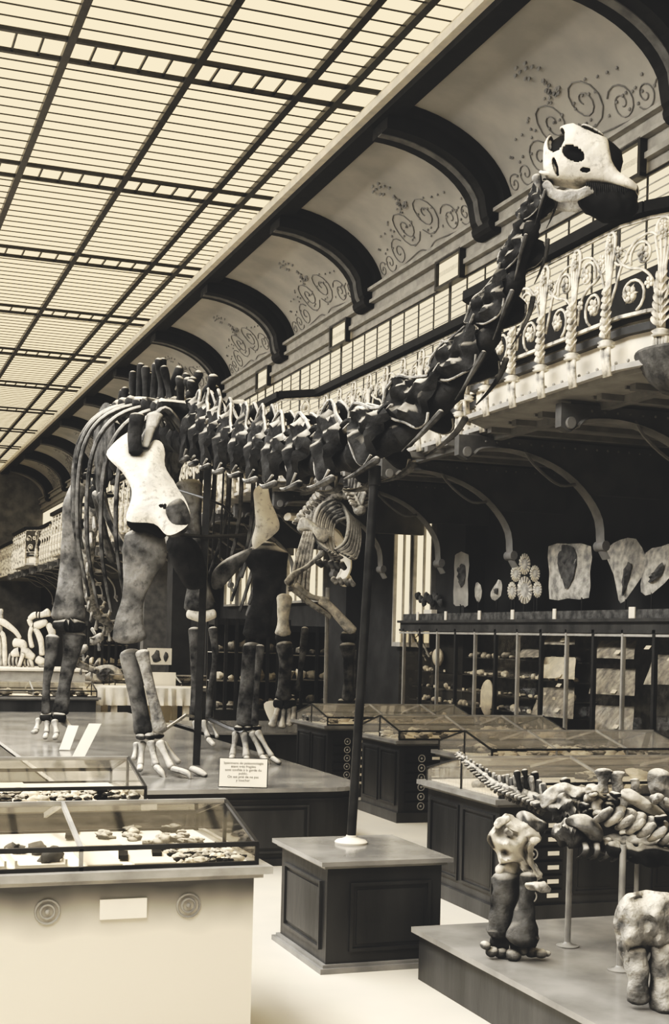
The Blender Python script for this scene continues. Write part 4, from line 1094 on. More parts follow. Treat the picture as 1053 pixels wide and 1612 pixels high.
# hips
for sg in (-1, 1):
    mb = MB(); c = Vector((3.75, 18.3, 4.55)); x = sg * .5
    mb.plate([c + Vector((x, -.95, .25)), c + Vector((x, -.6, .62)), c + Vector((x, 0, .72)), c + Vector((x, .5, .55)), c + Vector((x, .62, .2)), c + Vector((x, .25, -.2)), c + Vector((x, .15, -.6)), c + Vector((x, -.1, -.62)), c + Vector((x, -.2, -.2)), c + Vector((x, -.7, -.05))], (sg, 0, .3), .07, k=3, amp=.02)
    mb.bone([c + Vector((x, -.1, -.55)), c + Vector((x * .8, -.3, -.9)), c + Vector((x * .4, -.55, -1.35))], [(.14, .07), (.09, .05), (.16, .05)], (0, 1, 0))
    mb.bone([c + Vector((x, .2, -.5)), c + Vector((x * .7, .55, -.9)), c + Vector((x * .3, .95, -1.3))], [(.12, .07), (.07, .05), (.1, .06)], (0, 1, 0))
    mb.build('pelvis', M['bone_mid'], dino)
# tail
TL = [D(226, 664, 19.3), D(180, 700, 20.2), D(152, 780, 21.0), D(140, 850, 21.6), D(138, 910, 22.2), D(148, 960, 22.8), D(170, 990, 23.3), Vector((3.9, 24.0, 1.75)), Vector((4.3, 24.2, 1.5))]
TC = [Vector(p) for p in crom([tuple(p) for p in TL], 8)]; nT = 22
for i in range(nT):
    x = (i + .5) / nT * (len(TC) - 1); j = min(len(TC) - 2, int(x)); p = TC[j].lerp(TC[j + 1], x - j); f = (TC[j] - TC[j + 1]).normalized()
    s_ = 1 - .65 * i / nT; mb = MB(); mb.T = frame_T(p, f, ZV if abs(f.z) < .95 else Vector((0, 1, 0)))
    mb.bone([(-.1 * s_ - .04, 0, 0), (.1 * s_ + .04, 0, 0)], [(.15 * s_, .15 * s_), (.15 * s_, .15 * s_)], (0, 1, 0), 10, 2, .1, 9, i)
    mb.bone([(0, 0, .1 * s_), (-.08 * s_, 0, .45 * s_)], [(.05 * s_, .04 * s_), (.08 * s_, .05 * s_)], (1, 0, 0), 8, 2)
    mb.bone([(0, 0, -.1 * s_), (-.08 * s_, 0, -.40 * s_)], [(.04 * s_, .04 * s_), (.08 * s_, .04 * s_)], (1, 0, 0), 8, 2)
    for sg in (-1, 1): mb.bone([(0, sg * .1 * s_, 0), (0, sg * .3 * s_, .02)], [(.05 * s_, .04 * s_), (.04 * s_, .03 * s_)], (1, 0, 0), 8, 2)
    mb.build('tail_vertebra', M['bone_grey'] if i > 5 else M['bone_dark'], dino)

def px_plate(name, pts, d, m_, th=.05, cen=None, parent=None, amp=.03, nrm=None, rings=6, bulge=0., ddepth=None):
    P = []
    for (a, b) in pts: P.append(D(a, b, d + (ddepth(a, b) if ddepth else 0)))
    c = None if cen is None else D(cen[0], cen[1], d + (ddepth(*cen) if ddepth else 0))
    fine = parent is not None and parent.name in ('hindquarter_skeleton', 'limb_bone_mount')
    mb = MB(); mb.plate(P, nrm or (-FV - RV * .3), th, cen=c, k=7 if fine else 4, rings=10 if fine else rings, amp=amp * (1.1 if fine else 1), fr=15 if fine else 5, bulge=bulge); return mb.build(name, m_, parent)
def px_bone(name, pts, m_, parent, dr=.6, n=14, amp=.06, fr=5, seed=0, k=5):
    if parent is not None and parent.name in ('hindquarter_skeleton', 'limb_bone_mount'): k = 9
    """pts: (px, py, half width px, depth)"""
    mb = MB(); mb.bone([D(p[0], p[1], p[3]) for p in pts], [(p[2] * pxm(p[3]), p[2] * pxm(p[3]) * (dr if len(p) < 5 else p[4])) for p in pts], tuple(RV), n, k, amp, fr, seed)
    return mb.build(name, m_, parent)
# shoulder blades
sc = px_plate('shoulder_blade', [(168, 716), (186, 692), (212, 676), (228, 706), (243, 693), (257, 700), (260, 733), (278, 764), (297, 800), (297, 822), (284, 836), (262, 842), (240, 824), (201, 820), (205, 795), (207, 769), (190, 742)], 13.75, M['bone_light'], .10, (238, 768), dino, .05, bulge=.06, ddepth=lambda a, b: (800 - b) * .006)
px_bone('foramen', [(252, 797, 3.5, 13.52), (258, 795, 4, 13.5), (259, 801, 2, 13.5)], M['bone_dark'], sc, .5)
px_bone('shoulder_knob', [(216, 655, 13, 14.3), (212, 685, 11, 14.2), (214, 712, 11, 14.1)], M['bone_dark'], dino, .5)
px_bone('shoulder_knob', [(244, 655, 14, 14.6), (236, 680, 8, 14.4), (228, 705, 6, 14.2)], M['bone_mid'], dino, .5)
px_plate('coracoid', [(262, 800), (285, 785), (299, 812), (296, 834), (276, 846), (258, 838)], 13.62, M['bone_mid'], .08, None, dino)
px_plate('shoulder_blade', [(399, 776), (408, 765), (421, 765), (427, 791), (438, 818), (439, 832), (430, 843), (412, 856), (400, 864), (396, 850), (401, 825), (401, 800)], 15.0, M['bone_light'], .09, (417, 820), dino, .04)
px_plate('coracoid', [(262, 852), (285, 840), (308, 852), (322, 880), (326, 912), (318, 926), (296, 927), (280, 905), (268, 880)], 14.7, M['bone_dark'], .08, None, dino)
px_plate('sternal_plate', [(397, 863), (376, 870), (350, 884), (334, 902), (334, 926), (350, 924), (372, 900), (388, 880)], 14.8, M['bone_mid'], .05, None, dino)
px_plate('joint_cap', [(200, 822), (214, 812), (240, 816), (262, 836), (256, 848), (234, 838), (210, 836)], 13.9, M['black'], .07, None, dino)
# right foreleg (near, image left)
px_bone('humerus', [(226, 842, 31, 14.0), (227, 870, 36, 14.0), (219, 902, 27, 14.0), (210, 940, 17, 14.0), (203, 978, 23, 14.0), (204, 1004, 28, 14.0)], M['bone_leg'], dino, .45, 18, .05)
px_bone('ulna', [(206, 1030, 17, 14.1), (210, 1065, 15, 14.1), (219, 1110, 13, 14.1), (226, 1150, 15, 14.1)], M['bone_leg'], dino, .7)
px_bone('radius', [(224, 1028, 11, 13.95), (232, 1065, 8.5, 13.95), (243, 1110, 8.5, 13.95), (251, 1148, 12, 13.95)], M['bone_grey'], dino, .7)
mb = MB()
for (a, b, w) in ((222, 1160, 9), (236, 1159, 10), (250, 1158, 9)): mb.ball(D(a, b, 14.05), (w * pxm(14), w * pxm(14), w * .6 * pxm(14)), 10, 7, .15, 9)
mb.build('wrist', M['bone_mid'], dino)
def foot_bones(lst, m_, nm='foot_bone'):
    for (pts) in lst: px_bone(nm, pts, m_, dino, .85, 10, .05)
def toe(a, b, c, w, d, m_=None, claw=True):
    f = M['bone_foot']
    px_bone('foot_bone', [(a[0], a[1], w * 1.15, d), ((a[0] + b[0]) / 2, (a[1] + b[1]) / 2, w * .72, d - .05), (b[0], b[1], w, d - .12)], f, dino, .85, 10, .05)
    if c: px_bone('toe_bone', [(b[0] + (c[0] - b[0]) * .15, b[1] + (c[1] - b[1]) * .15 + 2, w * .9, d - .2), (c[0], c[1], w * .8, d - .28)] + ([(c[0] + 5, c[1] + 9, w * .35, d - .32)] if claw else []), f, dino, .8, 10, .05)
toe((224, 1171), (221, 1203), (220, 1212), 6, 14.1, claw=False)
toe((238, 1170), (245, 1204), (254, 1216), 6.5, 14.0)
toe((252, 1170), (269, 1207), (294, 1217), 6.5, 13.9)
toe((259, 1171), (281, 1200), None, 4.5, 14.3)
toe((215, 1172), (211, 1194), None, 5, 14.2)
px_bone('toe_bone', [(302, 1210, 6, 13.9), (312, 1214, 7, 13.85), (323, 1221, 5, 13.8)], M['bone_foot'], dino, .7)
# left foreleg (image right)
px_bone('humerus', [(419, 858, 17, 15.6), (419, 874, 36, 15.6), (422, 900, 28, 15.6), (416, 940, 18, 15.6), (406, 978, 20, 15.6), (404, 998, 23, 15.6)], M['bone_dark'], dino, .45, 18, .05)
px_bone('ulna', [(398, 1018, 16, 15.7), (394, 1060, 14.5, 15.7), (388, 1100, 13, 15.7), (386, 1138, 15, 15.7)], M['bone_mid'], dino, .6)
px_bone('radius', [(410, 1018, 7, 15.5), (404, 1080, 4.5, 15.5), (401, 1140, 6, 15.5)], M['bone_mid'], dino, .7)
mb = MB()
for (a, b, w) in ((376, 1146, 9), (390, 1146, 9), (403, 1145, 8)): mb.ball(D(a, b, 15.7), (w * pxm(15.7), w * pxm(15.7), w * .55 * pxm(15.7)), 10, 7, .15, 9)
mb.build('wrist', M['bone_dark'], dino)
toe((371, 1155), (366, 1188), (364, 1196), 5.5, 15.75, claw=False)
toe((385, 1156), (388, 1190), (390, 1200), 6.5, 15.7, claw=False)
toe((398, 1155), (412, 1188), (420, 1200), 6, 15.65)
toe((406, 1153), (427, 1190), (440, 1201), 5, 15.6, claw=False)
# right hind leg (far left of the picture)
px_bone('femur', [(123, 768, 13, 18.3, .8), (114, 797, 15.5, 18.2), (113, 845, 16, 18.2), (111, 893, 18, 18.2), (109, 940, 23, 18.1), (108, 970, 28, 18.1)], M['bone_leg'], dino, .5, 18, .04)
px_bone('knee', [(90, 984, 9, 18.1), (110, 984, 11, 18.0), (128, 986, 9, 18.1)], M['bone_dark'], dino, .9)
px_bone('tibia', [(117, 1001, 20, 18.1), (112, 1030, 13, 18.1), (102, 1075, 10, 18.1), (95, 1120, 13, 18.1)], M['bone_mid'], dino, .6)
px_bone('fibula', [(83, 1004, 12, 18.0), (79, 1040, 9, 18.0), (73, 1080, 6, 18.0), (73, 1122, 8, 18.0)], M['bone_mid'], dino, .6)
px_bone('ankle', [(66, 1129, 6, 18.0), (85, 1129, 8, 18.0), (100, 1130, 7, 18.0)], M['bone_dark'], dino, .8)
toe((61, 1134), (57, 1149), (52, 1153), 5, 18.1, claw=False); toe((75, 1136), (73, 1153), (71, 1161), 5, 18.0, claw=False); toe((86, 1136), (89, 1154), (86, 1162), 5, 17.9, claw=False); toe((101, 1136), (115, 1150), None, 6, 18.1)
# left hind leg (seen between the forelegs)
px_bone('femur', [(296, 765, 22, 17.9), (300, 800, 17, 17.7), (305, 860, 15, 17.5), (312, 920, 18, 17.4), (315, 955, 26, 17.35)], M['bone_mid'], dino, .6, 16, .05)
px_bone('knee', [(298, 966, 8, 17.3), (318, 970, 10, 17.3), (336, 966, 8, 17.3)], M['bone_light'], dino, .8)
px_bone('tibia', [(306, 992, 10, 17.3), (308, 1060, 7.5, 17.3), (308, 1128, 9, 17.3)], M['bone_mid'], dino, .7)
px_bone('fibula', [(335, 990, 7, 17.2), (339, 1035, 5, 17.2), (331, 1085, 4.5, 17.2), (329, 1128, 6, 17.2)], M['bone_mid'], dino, .7)
toe((309, 1137), (311, 1168), None, 6, 17.3); toe((320, 1137), (327, 1160), (336, 1172), 5, 17.2, claw=False); toe((331, 1136), (342, 1160), None, 3.5, 17.2)
# mounting irons
def rod(name, pts, r, m_=None, n=6):
    mb = MB(); mb.tube([D(*p) for p in pts], r, n, 1); return mb.build(name, m_ or M['iron'], dino)
pb = AZ(309, 1204, .75); pt_ = D(328, 724, (pb - CAM).dot(FV))
mb = MB(); mb.bar(pb, pt_, .075, .075, FV); mb.build('support_post', M['iron'], dino, False)
rod('iron_band', [(262, 836, 14.4), (285, 842, 14.5), (320, 845, 15.0), (388, 843, 15.2)], .025)
rod('iron_band', [(282, 772, 15.6), (322, 784, 15.1), (350, 795, 15.6), (366, 812, 15.8)], .015)
rod('iron_band', [(324, 735, 15.1), (392, 742, 15)], .02)
rod('iron_rod', [(255, 1152, 14.1), (278, 1136, 15), (292, 1126, 15.6), (304, 1128, 16.2)], .018, M['bone_foot'])
rod('iron_rod', [(330, 1132, 17.1), (360, 1146, 16.5), (385, 1154, 15.8)], .03)
for x in (340, 352, 364): rod('iron_rod', [(x, 745, 16), (x - 6, 880, 16.2)], .012)

# ---- skull
SK = 1 / 6.194
def skp(cx_, cy_, w=0.):
    d = 8.72 - (cx_ - 400) * .000664 * .35
    return D(850 + cx_ * SK, 190 + cy_ * SK, d) + (-FV * .94 + RV * -.33) * w
secs = [(60, 270, 520, .05), (100, 185, 590, .09), (170, 140, 605, .12), (250, 85, 618, .135), (350, 66, 632, .14), (450, 72, 640, .135), (540, 112, 645, .125), (610, 160, 650, .115), (652, 215, 652, .105), (680, 330, 658, .10), (705, 430, 662, .095), (760, 525, 672, .092), (830, 570, 684, .09), (900, 620, 694, .08), (945, 655, 702, .05)]
secs = crom(secs, 14); NS = len(secs); NR = 160
mb = MB(); vs = []
for (x, t0, t1, w) in secs:
    for j in range(NR):
        a = 2 * PI * j / NR; c_, s_ = math.cos(a), math.sin(a)
        cy_ = (t0 + t1) / 2 - (t1 - t0) / 2 * math.copysign(abs(s_) ** .8, s_); vs.append((x, cy_, w * math.copysign(abs(c_) ** .7, c_)))
def hole(x, y, w):
    def el(cx_, cy_, rx, ry, rot=0):
        dx, dy = x - cx_, y - cy_; c_, s_ = math.cos(rot), math.sin(rot); u, v = dx * c_ + dy * s_, -dx * s_ + dy * c_
        return (u / rx) ** 2 + (v / ry) ** 2 < 1
    if el(360, 392, 112, 68, .45) or el(470, 537, 48, 22) or el(190, 240, 88, 130, .15): return True
    if el(490, 130, 170, 30, .42) : return True
    if el(185, 500, 24, 80, -.25): return True
    return False
fs = []
for i in range(NS - 1):
    for j in range(NR):
        j2 = (j + 1) % NR; q = (i * NR + j, i * NR + j2, (i + 1) * NR + j2, (i + 1) * NR + j)
        c = [sum(vs[k][m_] for k in q) / 4 for m_ in range(3)]
        if hole(*c): continue
        fs.append(q)
mb.add([skp(*v) for v in vs], fs)
sk_o = mb.build('skull', M['bone_light'], dino)
so = sk_o.modifiers.new('s', 'SOLIDIFY'); so.thickness = .012; so.offset = -1
sb = sk_o.modifiers.new('b', 'SUBSURF'); sb.levels = 1; sb.render_levels = 1
# added black core, stands in for the shade inside the openings
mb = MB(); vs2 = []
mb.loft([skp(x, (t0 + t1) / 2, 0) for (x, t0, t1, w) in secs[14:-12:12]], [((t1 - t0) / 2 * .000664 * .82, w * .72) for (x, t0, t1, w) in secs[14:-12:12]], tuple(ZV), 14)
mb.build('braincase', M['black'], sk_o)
mb = MB(); mb.bone([skp(95, 400, .06), skp(140, 470, .08), skp(165, 540, .08), skp(60, 545, .07), skp(20, 525, .05)], [.018, .016, .018, .014, .012], None, 8, 4, .1, 30); mb.build('cheek_bone', M['bone_light'], sk_o)
mb = MB(); mb.ball(skp(95, 290, .02), (.035, .05, .06), 10, 8, .25, 20); mb.ball(skp(80, 215, 0), (.02, .03, .02), 8, 6, .25, 20); mb.build('occiput', M['bone_grey'], sk_o)
# lower snout with teeth and jaw
jaw = []
for (x, t0, t1, w) in ((430, 640, 830, .085), (470, 642, 870, .10), (540, 650, 920, .105), (640, 655, 968, .105), (740, 668, 985, .10), (820, 680, 950, .095), (868, 688, 905, .09), (905, 694, 800, .08), (940, 700, 730, .05)): jaw.append((x, t0, t1, w))
mb = MB(); mb.loft([skp(x, (t0 + t1) / 2) for (x, t0, t1, w) in jaw], [((t1 - t0) / 2 * .000664, w) for (x, t0, t1, w) in jaw], tuple(ZV), 28, 4, .06, 30, .6)
jw = mb.build('snout_teeth', M['black'], sk_o)
mb = MB()
for i in range(22):
    x = 480 + 20 * i; y = 655 + (i * 1.5); w = .098 - .00035 * i * i * .3
    L_ = (70 if i % 2 else 105) + 8 * (i % 5); mb.tube([skp(x, y, w + .008), skp(x + 4, y + L_ * .5, w + .012), skp(x + 6, y + L_, w + .004)], .0075, 6, 1, .4)
mb.build('tooth_row', M['bone_dark'], sk_o)
mb = MB()
for sg in (1, -1):
    mb.bone([skp(75, 650, .09 * sg), skp(110, 700, .095 * sg), skp(170, 770, .1 * sg), (skp(300, 785, .105 * sg)), skp(400, 770, .108 * sg), skp(490, 735, .105 * sg), skp(545, 730, .1 * sg)], [(.025, .012), (.03, .014), (.036, .014), (.038, .014), (.036, .014), (.034, .012), (.02, .008)], tuple(ZV), 12, 4, .12, 20)
mb.build('lower_jaw', M['bone_grey'], sk_o)
mb = MB(); mb.bone([skp(-20, 580, .05), skp(10, 700, .05), skp(5, 800, .05)], [.03, .022, .026], None, 10, 4, .1, 20); mb.build('skull_joint', M['bone_grey'], sk_o)

# ================================================================== SMALLER SKELETON BEHIND
ms = thing('mammal_skeleton', (6.6, 20.4, .75), 'smaller four-legged skeleton mounted behind the dinosaur left foreleg and the neck pole', 'skeleton')
DM = 20.6
def mp(name, pts, m_='bone_grey', dr=.8, n=12, amp=.1): return px_bone(name, [(p[0], p[1], p[2], (p[3] if len(p) > 3 else DM)) for p in pts], M[m_], ms, dr, n, amp, 4, pts[0][0])
SPm = [(478, 830, 21.5), (500, 805, 21.2), (522, 786, 21.0), (540, 776, 20.7), (556, 782, 20.4), (566, 800, 20.2)]
cS = crom(SPm, 4)
for i, q in enumerate(cS[::1]):
    mb = MB(); p = D(*q); nx = Vector(D(*cS[min(i + 1, len(cS) - 1)])) - Vector(D(*cS[max(0, i - 1)])); mb.T = frame_T(p, nx)
    mb.bone([(-.05, 0, 0), (.05, 0, 0)], [.09, .09], (0, 1, 0), 10, 2, .2, 9, i); mb.bone([(0, 0, .05), (-.03, 0, .26)], [(.03, .03), (.05, .03)], (1, 0, 0), 8, 2)
    for sg in (-1, 1): mb.bone([(0, sg * .05, .04), (0, sg * .17, .08)], [.035, .03], None, 8, 2)
    mb.build('vertebra', M['bone_grey'], ms)
for i in range(10):     # rib cage hanging right of the shoulder
    a = i / 9; x0, y0 = 522 + 22 * a, 800 + 26 * a
    for sg in (-1, 1):
        mb = MB(); pts = [D(x0 + 2, y0 - 12, 20.8), D(x0 + sg * 18, y0 - 2, 20.8 + .1 * a), D(x0 + sg * 27 * (1 - .2 * a), y0 + 22, 20.6), D(x0 + sg * 22 * (1 - .3 * a), y0 + 52, 20.4), D(x0 + sg * 6, y0 + 66 - 15 * a, 20.3)]
        mb.bone(pts, [(.035, .02)] * 5, tuple(RV), 8, 4); mb.build('rib', M['bone_grey'] if i % 2 else M['bone_mid'], ms)
for i in range(5):      # left hand rib fan
    mb = MB(); mb.bone([D(480 + 4 * i, 838, 21), D(470 + 5 * i, 870, 20.9), D(461 + 6 * i, 905, 20.8), D(456 + 7 * i, 930, 20.7)], [(.03, .02)] * 4, tuple(RV), 8, 3); mb.build('rib', M['bone_grey'], ms)
px_plate('shoulder_blade', [(469, 822), (476, 814), (490, 820), (502, 830), (514, 832), (518, 842), (512, 853), (502, 852), (494, 838), (478, 836), (468, 832)], 20.4, M['bone_pale'], .10, (492, 830), ms)
mp('humerus', [(508, 868, 6), (500, 878, 4), (482, 893, 4), (462, 905, 5), (453, 917, 7)], 'bone_grey')
mp('forearm', [(457, 924, 5), (474, 937, 5), (488, 950, 5), (505, 960, 5), (520, 971, 4)], 'bone_grey')
mp('forearm', [(466, 921, 5), (480, 934, 5), (494, 941, 4), (516, 944, 4)], 'bone_pale')
mp('upper_arm', [(506, 946, 8), (520, 957, 7), (540, 978, 8), (553, 994, 9)], 'bone_pale')
mp('leg_bone', [(547, 1018, 13), (548, 1040, 9), (549, 1070, 8), (548, 1100, 11)], 'bone_mid')
mp('leg_bone', [(558, 1025, 4), (558, 1060, 3), (557, 1095, 4)], 'bone_mid')
mp('elbow', [(541, 1003, 9), (556, 1003, 9)], 'bone_dark')
mp('leg_bone', [(447, 942, 13), (446, 960, 10), (446, 980, 9), (446, 996, 13)], 'bone_pale')
mp('knee', [(438, 1003, 8), (452, 1004, 8)], 'bone_dark')
mp('shin_bone', [(448, 1016, 13), (450, 1040, 11), (448, 1070, 10), (446, 1096, 13)], 'bone_mid')
mp('shin_bone', [(480, 990, 6), (476, 1030, 5), (471, 1065, 3), (468, 1085, 6)], 'bone_mid')
mp('ankle', [(434, 1106, 7), (448, 1108, 9), (462, 1106, 7)], 'bone_dark')
for (a, b) in (((438, 1114), (429, 1141)), ((447, 1116), (444, 1143)), ((455, 1115), (455, 1140)), ((462, 1113), (462, 1135))): mp('toe_bone', [(a[0], a[1], 5), ((a[0] + b[0]) / 2, (a[1] + b[1]) / 2, 4), (b[0], b[1], 7)], 'bone_pale')
for k in range(14):
    x = 500 + (k * 37 % 60); y = 835 + (k * 53 % 80); mp('breast_bone' if k % 2 else 'joint_bone', [(x, y, 5 + k % 3), (x + 6, y + 7, 4)], 'bone_mid' if k % 3 else 'bone_grey')
mp('foot_stand', [(536, 1108, 9), (562, 1108, 9)], 'bone_dark')
# round iron rod holding it
pA = AZ(511, 1152, .75); mb = MB(); mb.tube([pA, D(516, 925, (pA - CAM).dot(FV))], .035, 8); mb.build('support_rod', M['steel'], ms)
mb = MB(); q0 = AZ(430, 1150, .76); 
px_plate('white_card', [(415, 1108), (438, 1106), (432, 1140), (427, 1140)], 20.9, M['card'], .01, None, ms, 0)

# ================================================================== FOREGROUND SKELETON (lower right)
fg = thing('hindquarter_skeleton', (4.6, 7.0, .335), 'knobbly tail and hindquarters of a heavy skeleton with one complete leg, lower right', 'skeleton')
def fp(name, pts, m_='bone_grey', dr=.8, n=30, amp=.26, fr=22): return px_bone(name, [(p[0], p[1], p[2], (p[3] if len(p) > 3 else 8.0)) for p in pts], M[m_], fg, dr, n, amp, fr, pts[0][0])
# leg: thigh block, knee lobes, shins, foot
px_plate('thigh_bone', [(791, 1284), (800, 1280), (815, 1290), (838, 1298), (850, 1312), (852, 1322), (840, 1332), (838, 1350), (845, 1372), (853, 1384), (835, 1380), (820, 1366), (802, 1362), (786, 1358), (776, 1336), (768, 1318), (776, 1302)], 8.0, M['bone_light'], .12, (808, 1325), fg, .09)
px_plate('thigh_bone', [(812, 1286), (825, 1276), (845, 1286), (862, 1296), (858, 1312), (846, 1322), (832, 1312)], 8.05, M['bone_mid'], .08, None, fg, .04)
fp('bone_knob', [(782, 1300, 6, 7.88), (792, 1292, 7, 7.9), (800, 1288, 5, 7.9)], 'bone_light')
fp('bone_knob', [(838, 1324, 6, 7.88), (848, 1322, 4, 7.9)], 'bone_light')
fp('bone_knob', [(796, 1308, 5, 7.87), (806, 1314, 4, 7.87)], 'bone_grey')
fp('knee_bone', [(786, 1372, 10), (800, 1366, 13), (815, 1360, 10)], 'bone_light')
fp('knee_bone', [(822, 1362, 9), (836, 1370, 11), (848, 1380, 7)], 'bone_pale')
fp('shin_bone', [(796, 1384, 23), (795, 1410, 21), (789, 1440, 19), (790, 1464, 24)], 'bone_mid', amp=.12, fr=14)
fp('shin_bone', [(831, 1380, 13, 7.9), (829, 1410, 12, 7.9), (825, 1440, 18, 7.9), (824, 1476, 25, 7.9)], 'bone_mid', amp=.12, fr=14)
fp('kneecap', [(832, 1394, 10, 7.8), (850, 1396, 10, 7.75), (865, 1402, 5, 7.75)], 'bone_grey', .6)
fp('ankle', [(778, 1482, 12), (800, 1484, 12), (840, 1484, 9)], 'bone_mid')
for i, (x, y, w) in enumerate(((764, 1488, 9), (774, 1498, 11), (790, 1500, 12), (808, 1503, 13), (822, 1497, 10), (838, 1499, 12), (851, 1501, 10), (861, 1501, 6))):
    d = 7.95 + .02 * (i % 3); mb = MB(); c = D(x, y, d); r_ = w * pxm(d); c.z = max(c.z, .335 + r_ * .7); mb.ball(c, (r_, r_, r_ * .75), 12, 8, .12, 20); mb.build('toe_bone', M['bone_grey'], fg)
# tail
TT = [(722, 1188, 9.0), (740, 1204, 8.9), (760, 1220, 8.8), (782, 1236, 8.65), (806, 1246, 8.5), (832, 1254, 8.4), (858, 1264, 8.3)]
tc = crom(TT, 4); nS = len(tc)
for i, q in enumerate(tc):
    f = i / nS; r_ = (4 + 9 * f) * pxm(q[2]); p = D(*q); nx = D(*tc[min(nS - 1, i + 1)]) - D(*tc[max(0, i - 1)]); mb = MB(); mb.T = frame_T(p, nx)
    mb.bone([(-r_ * .6, 0, 0), (r_ * .6, 0, 0)], [(r_, r_)] * 2, (0, 1, 0), 10, 2, .25, 25, i)
    mb.bone([(0, 0, r_ * .6), (-r_ * (.2 + .8 * random.random()), 0, r_ * (1.2 + (.6 + 1.5 * random.random()) * f))], [(r_ * .4, r_ * .35), (r_ * .5, r_ * .35)], (1, 0, 0), 8, 2)
    for sg in (-1, 1): mb.bone([(0, sg * r_ * .6, 0), (-r_ * .2, sg * r_ * 1.7, -r_ * .2)], [r_ * .4, r_ * .35], None, 8, 2)
    mb.bone([(0, 0, -r_ * .6), (-r_ * .3, 0, -r_ * 1.5)], [r_ * .35, r_ * .3], None, 8, 2)
    mb.build('tail_vertebra', M['bone_grey'] if i % 2 else M['bone_mid'], fg)
for (x, y, w) in ((814, 1216, 6), (826, 1214, 6), (842, 1218, 7), (890, 1228, 8)): fp('spine_process', [(x + 4, y + 26, w * .7, 8.4), (x + 2, y + 12, w * .6, 8.4), (x, y, w, 8.4)], 'bone_dark')
# pelvis and back
px_plate('pelvis', [(850, 1256), (864, 1240), (886, 1232), (906, 1238), (930, 1242), (946, 1256), (940, 1268), (915, 1262), (900, 1256), (880, 1262), (862, 1272), (852, 1270)], 8.1, M['bone_grey'], .06, (895, 1248), fg, .04)
fp('pelvis', [(872, 1262, 16, 8.1), (895, 1280, 24, 8.05), (915, 1285, 20, 8.05), (940, 1290, 16, 8.0)], 'bone_mid', 1.0)
fp('hip_socket', [(882, 1310, 17, 7.95), (898, 1312, 20, 7.9), (912, 1318, 16, 7.9)], 'bone_mid', 1.0)
px_plate('pelvis', [(890, 1290), (905, 1282), (925, 1283), (942, 1296), (950, 1312), (945, 1326), (928, 1322), (905, 1300), (893, 1300)], 7.85, M['bone_leg'], .06, None, fg, .03)
fp('back_column', [(925, 1325, 10, 8.0), (960, 1328, 14, 8.0), (1000, 1330, 16, 7.95), (1050, 1335, 18, 7.9), (1090, 1338, 18, 7.9)], 'bone_mid', 1.0, amp=.25, fr=14)
for i in range(9):
    x = 936 + i * 17; y = 1262 + i * 6
    fp('back_vertebra', [(x, y + 14, 12, 8.0), (x + 6, y, 10, 8.0)], 'bone_grey' if i % 2 else 'bone_pale', 1.2, amp=.2)
    fp('rib_head', [(x + 2, y + 30, 6, 7.8), (x + 14, y + 22, 8, 7.75), (x + 26, y + 12, 5, 7.75)], 'bone_pale' if i % 2 else 'bone_grey', .7, amp=.15)
for (x, y, w, l) in ((950, 1214, 13, 32), (972, 1218, 12, 34), (984, 1250, 8, 20), (1000, 1228, 8, 22)):
    fp('spine_process', [(x - 2, y + l, w * .7, 8.25), (x, y + l * .4, w * .75, 8.25), (x, y, w, 8.25)], 'bone_grey', .5)
px_plate('loin_plate', [(978, 1244), (992, 1242), (1010, 1252), (1034, 1268), (1048, 1282), (1040, 1286), (1015, 1278), (995, 1266), (980, 1256)], 8.1, M['bone_light'], .04, None, fg, .03)
px_plate('spine_process', [(1020, 1216), (1040, 1210), (1062, 1225), (1075, 1265), (1060, 1280), (1038, 1268), (1022, 1245)], 8.15, M['bone_grey'], .05, None, fg, .03)
random.seed(5)
for i in range(26):
    x = 905 + random.random() * 160; y = 1236 + random.random() * 85 + (x - 905) * .12; w = 5 + random.random() * 6
    fp('bone_knob', [(x, y, w, 7.95 + random.random() * .1), (x + w * 1.2, y - w * (random.random() - .3), w * .7, 7.9 + random.random() * .1)], random.choice(['bone_grey', 'bone_mid', 'bone_pale', 'bone_dark']), .8, amp=.35)
for i in range(9):
    x = 915 + i * 18; y = 1322 + i; fp('rib', [(x, y, 6, 7.95), (x + 8, y + 12, 5, 7.8), (x + 4, y + 24, 4, 7.8), (x - 6, y + 30, 3, 7.9)], 'bone_mid', .7)
fp('belly_bones', [(960, 1335, 12, 7.8), (1000, 1345, 14, 7.8), (1050, 1350, 14, 7.8), (1090, 1352, 14, 7.8)], 'bone_dark', .8, amp=.3, fr=18)
# stands
def stand(px, pt, py, pb_, r, lab):
    b = AZ(px, py, .335); t_ = D(pt[0], pt[1], (b - CAM).dot(FV)); 
    mb = MB(); mb.tube([b, t_], r, 12); mb.lathe(b, [(.068, 0), (.07, .008), (.03, .016), (r, .03)], 24); return mb.build('stand_rod', M['steel'], fg)
stand(893, (898, 1318), 1490, 0, .019, ''); stand(975, (981, 1330), 1528, 0, .019, ''); stand(998, (1003, 1345), 1520, 0, .014, '')
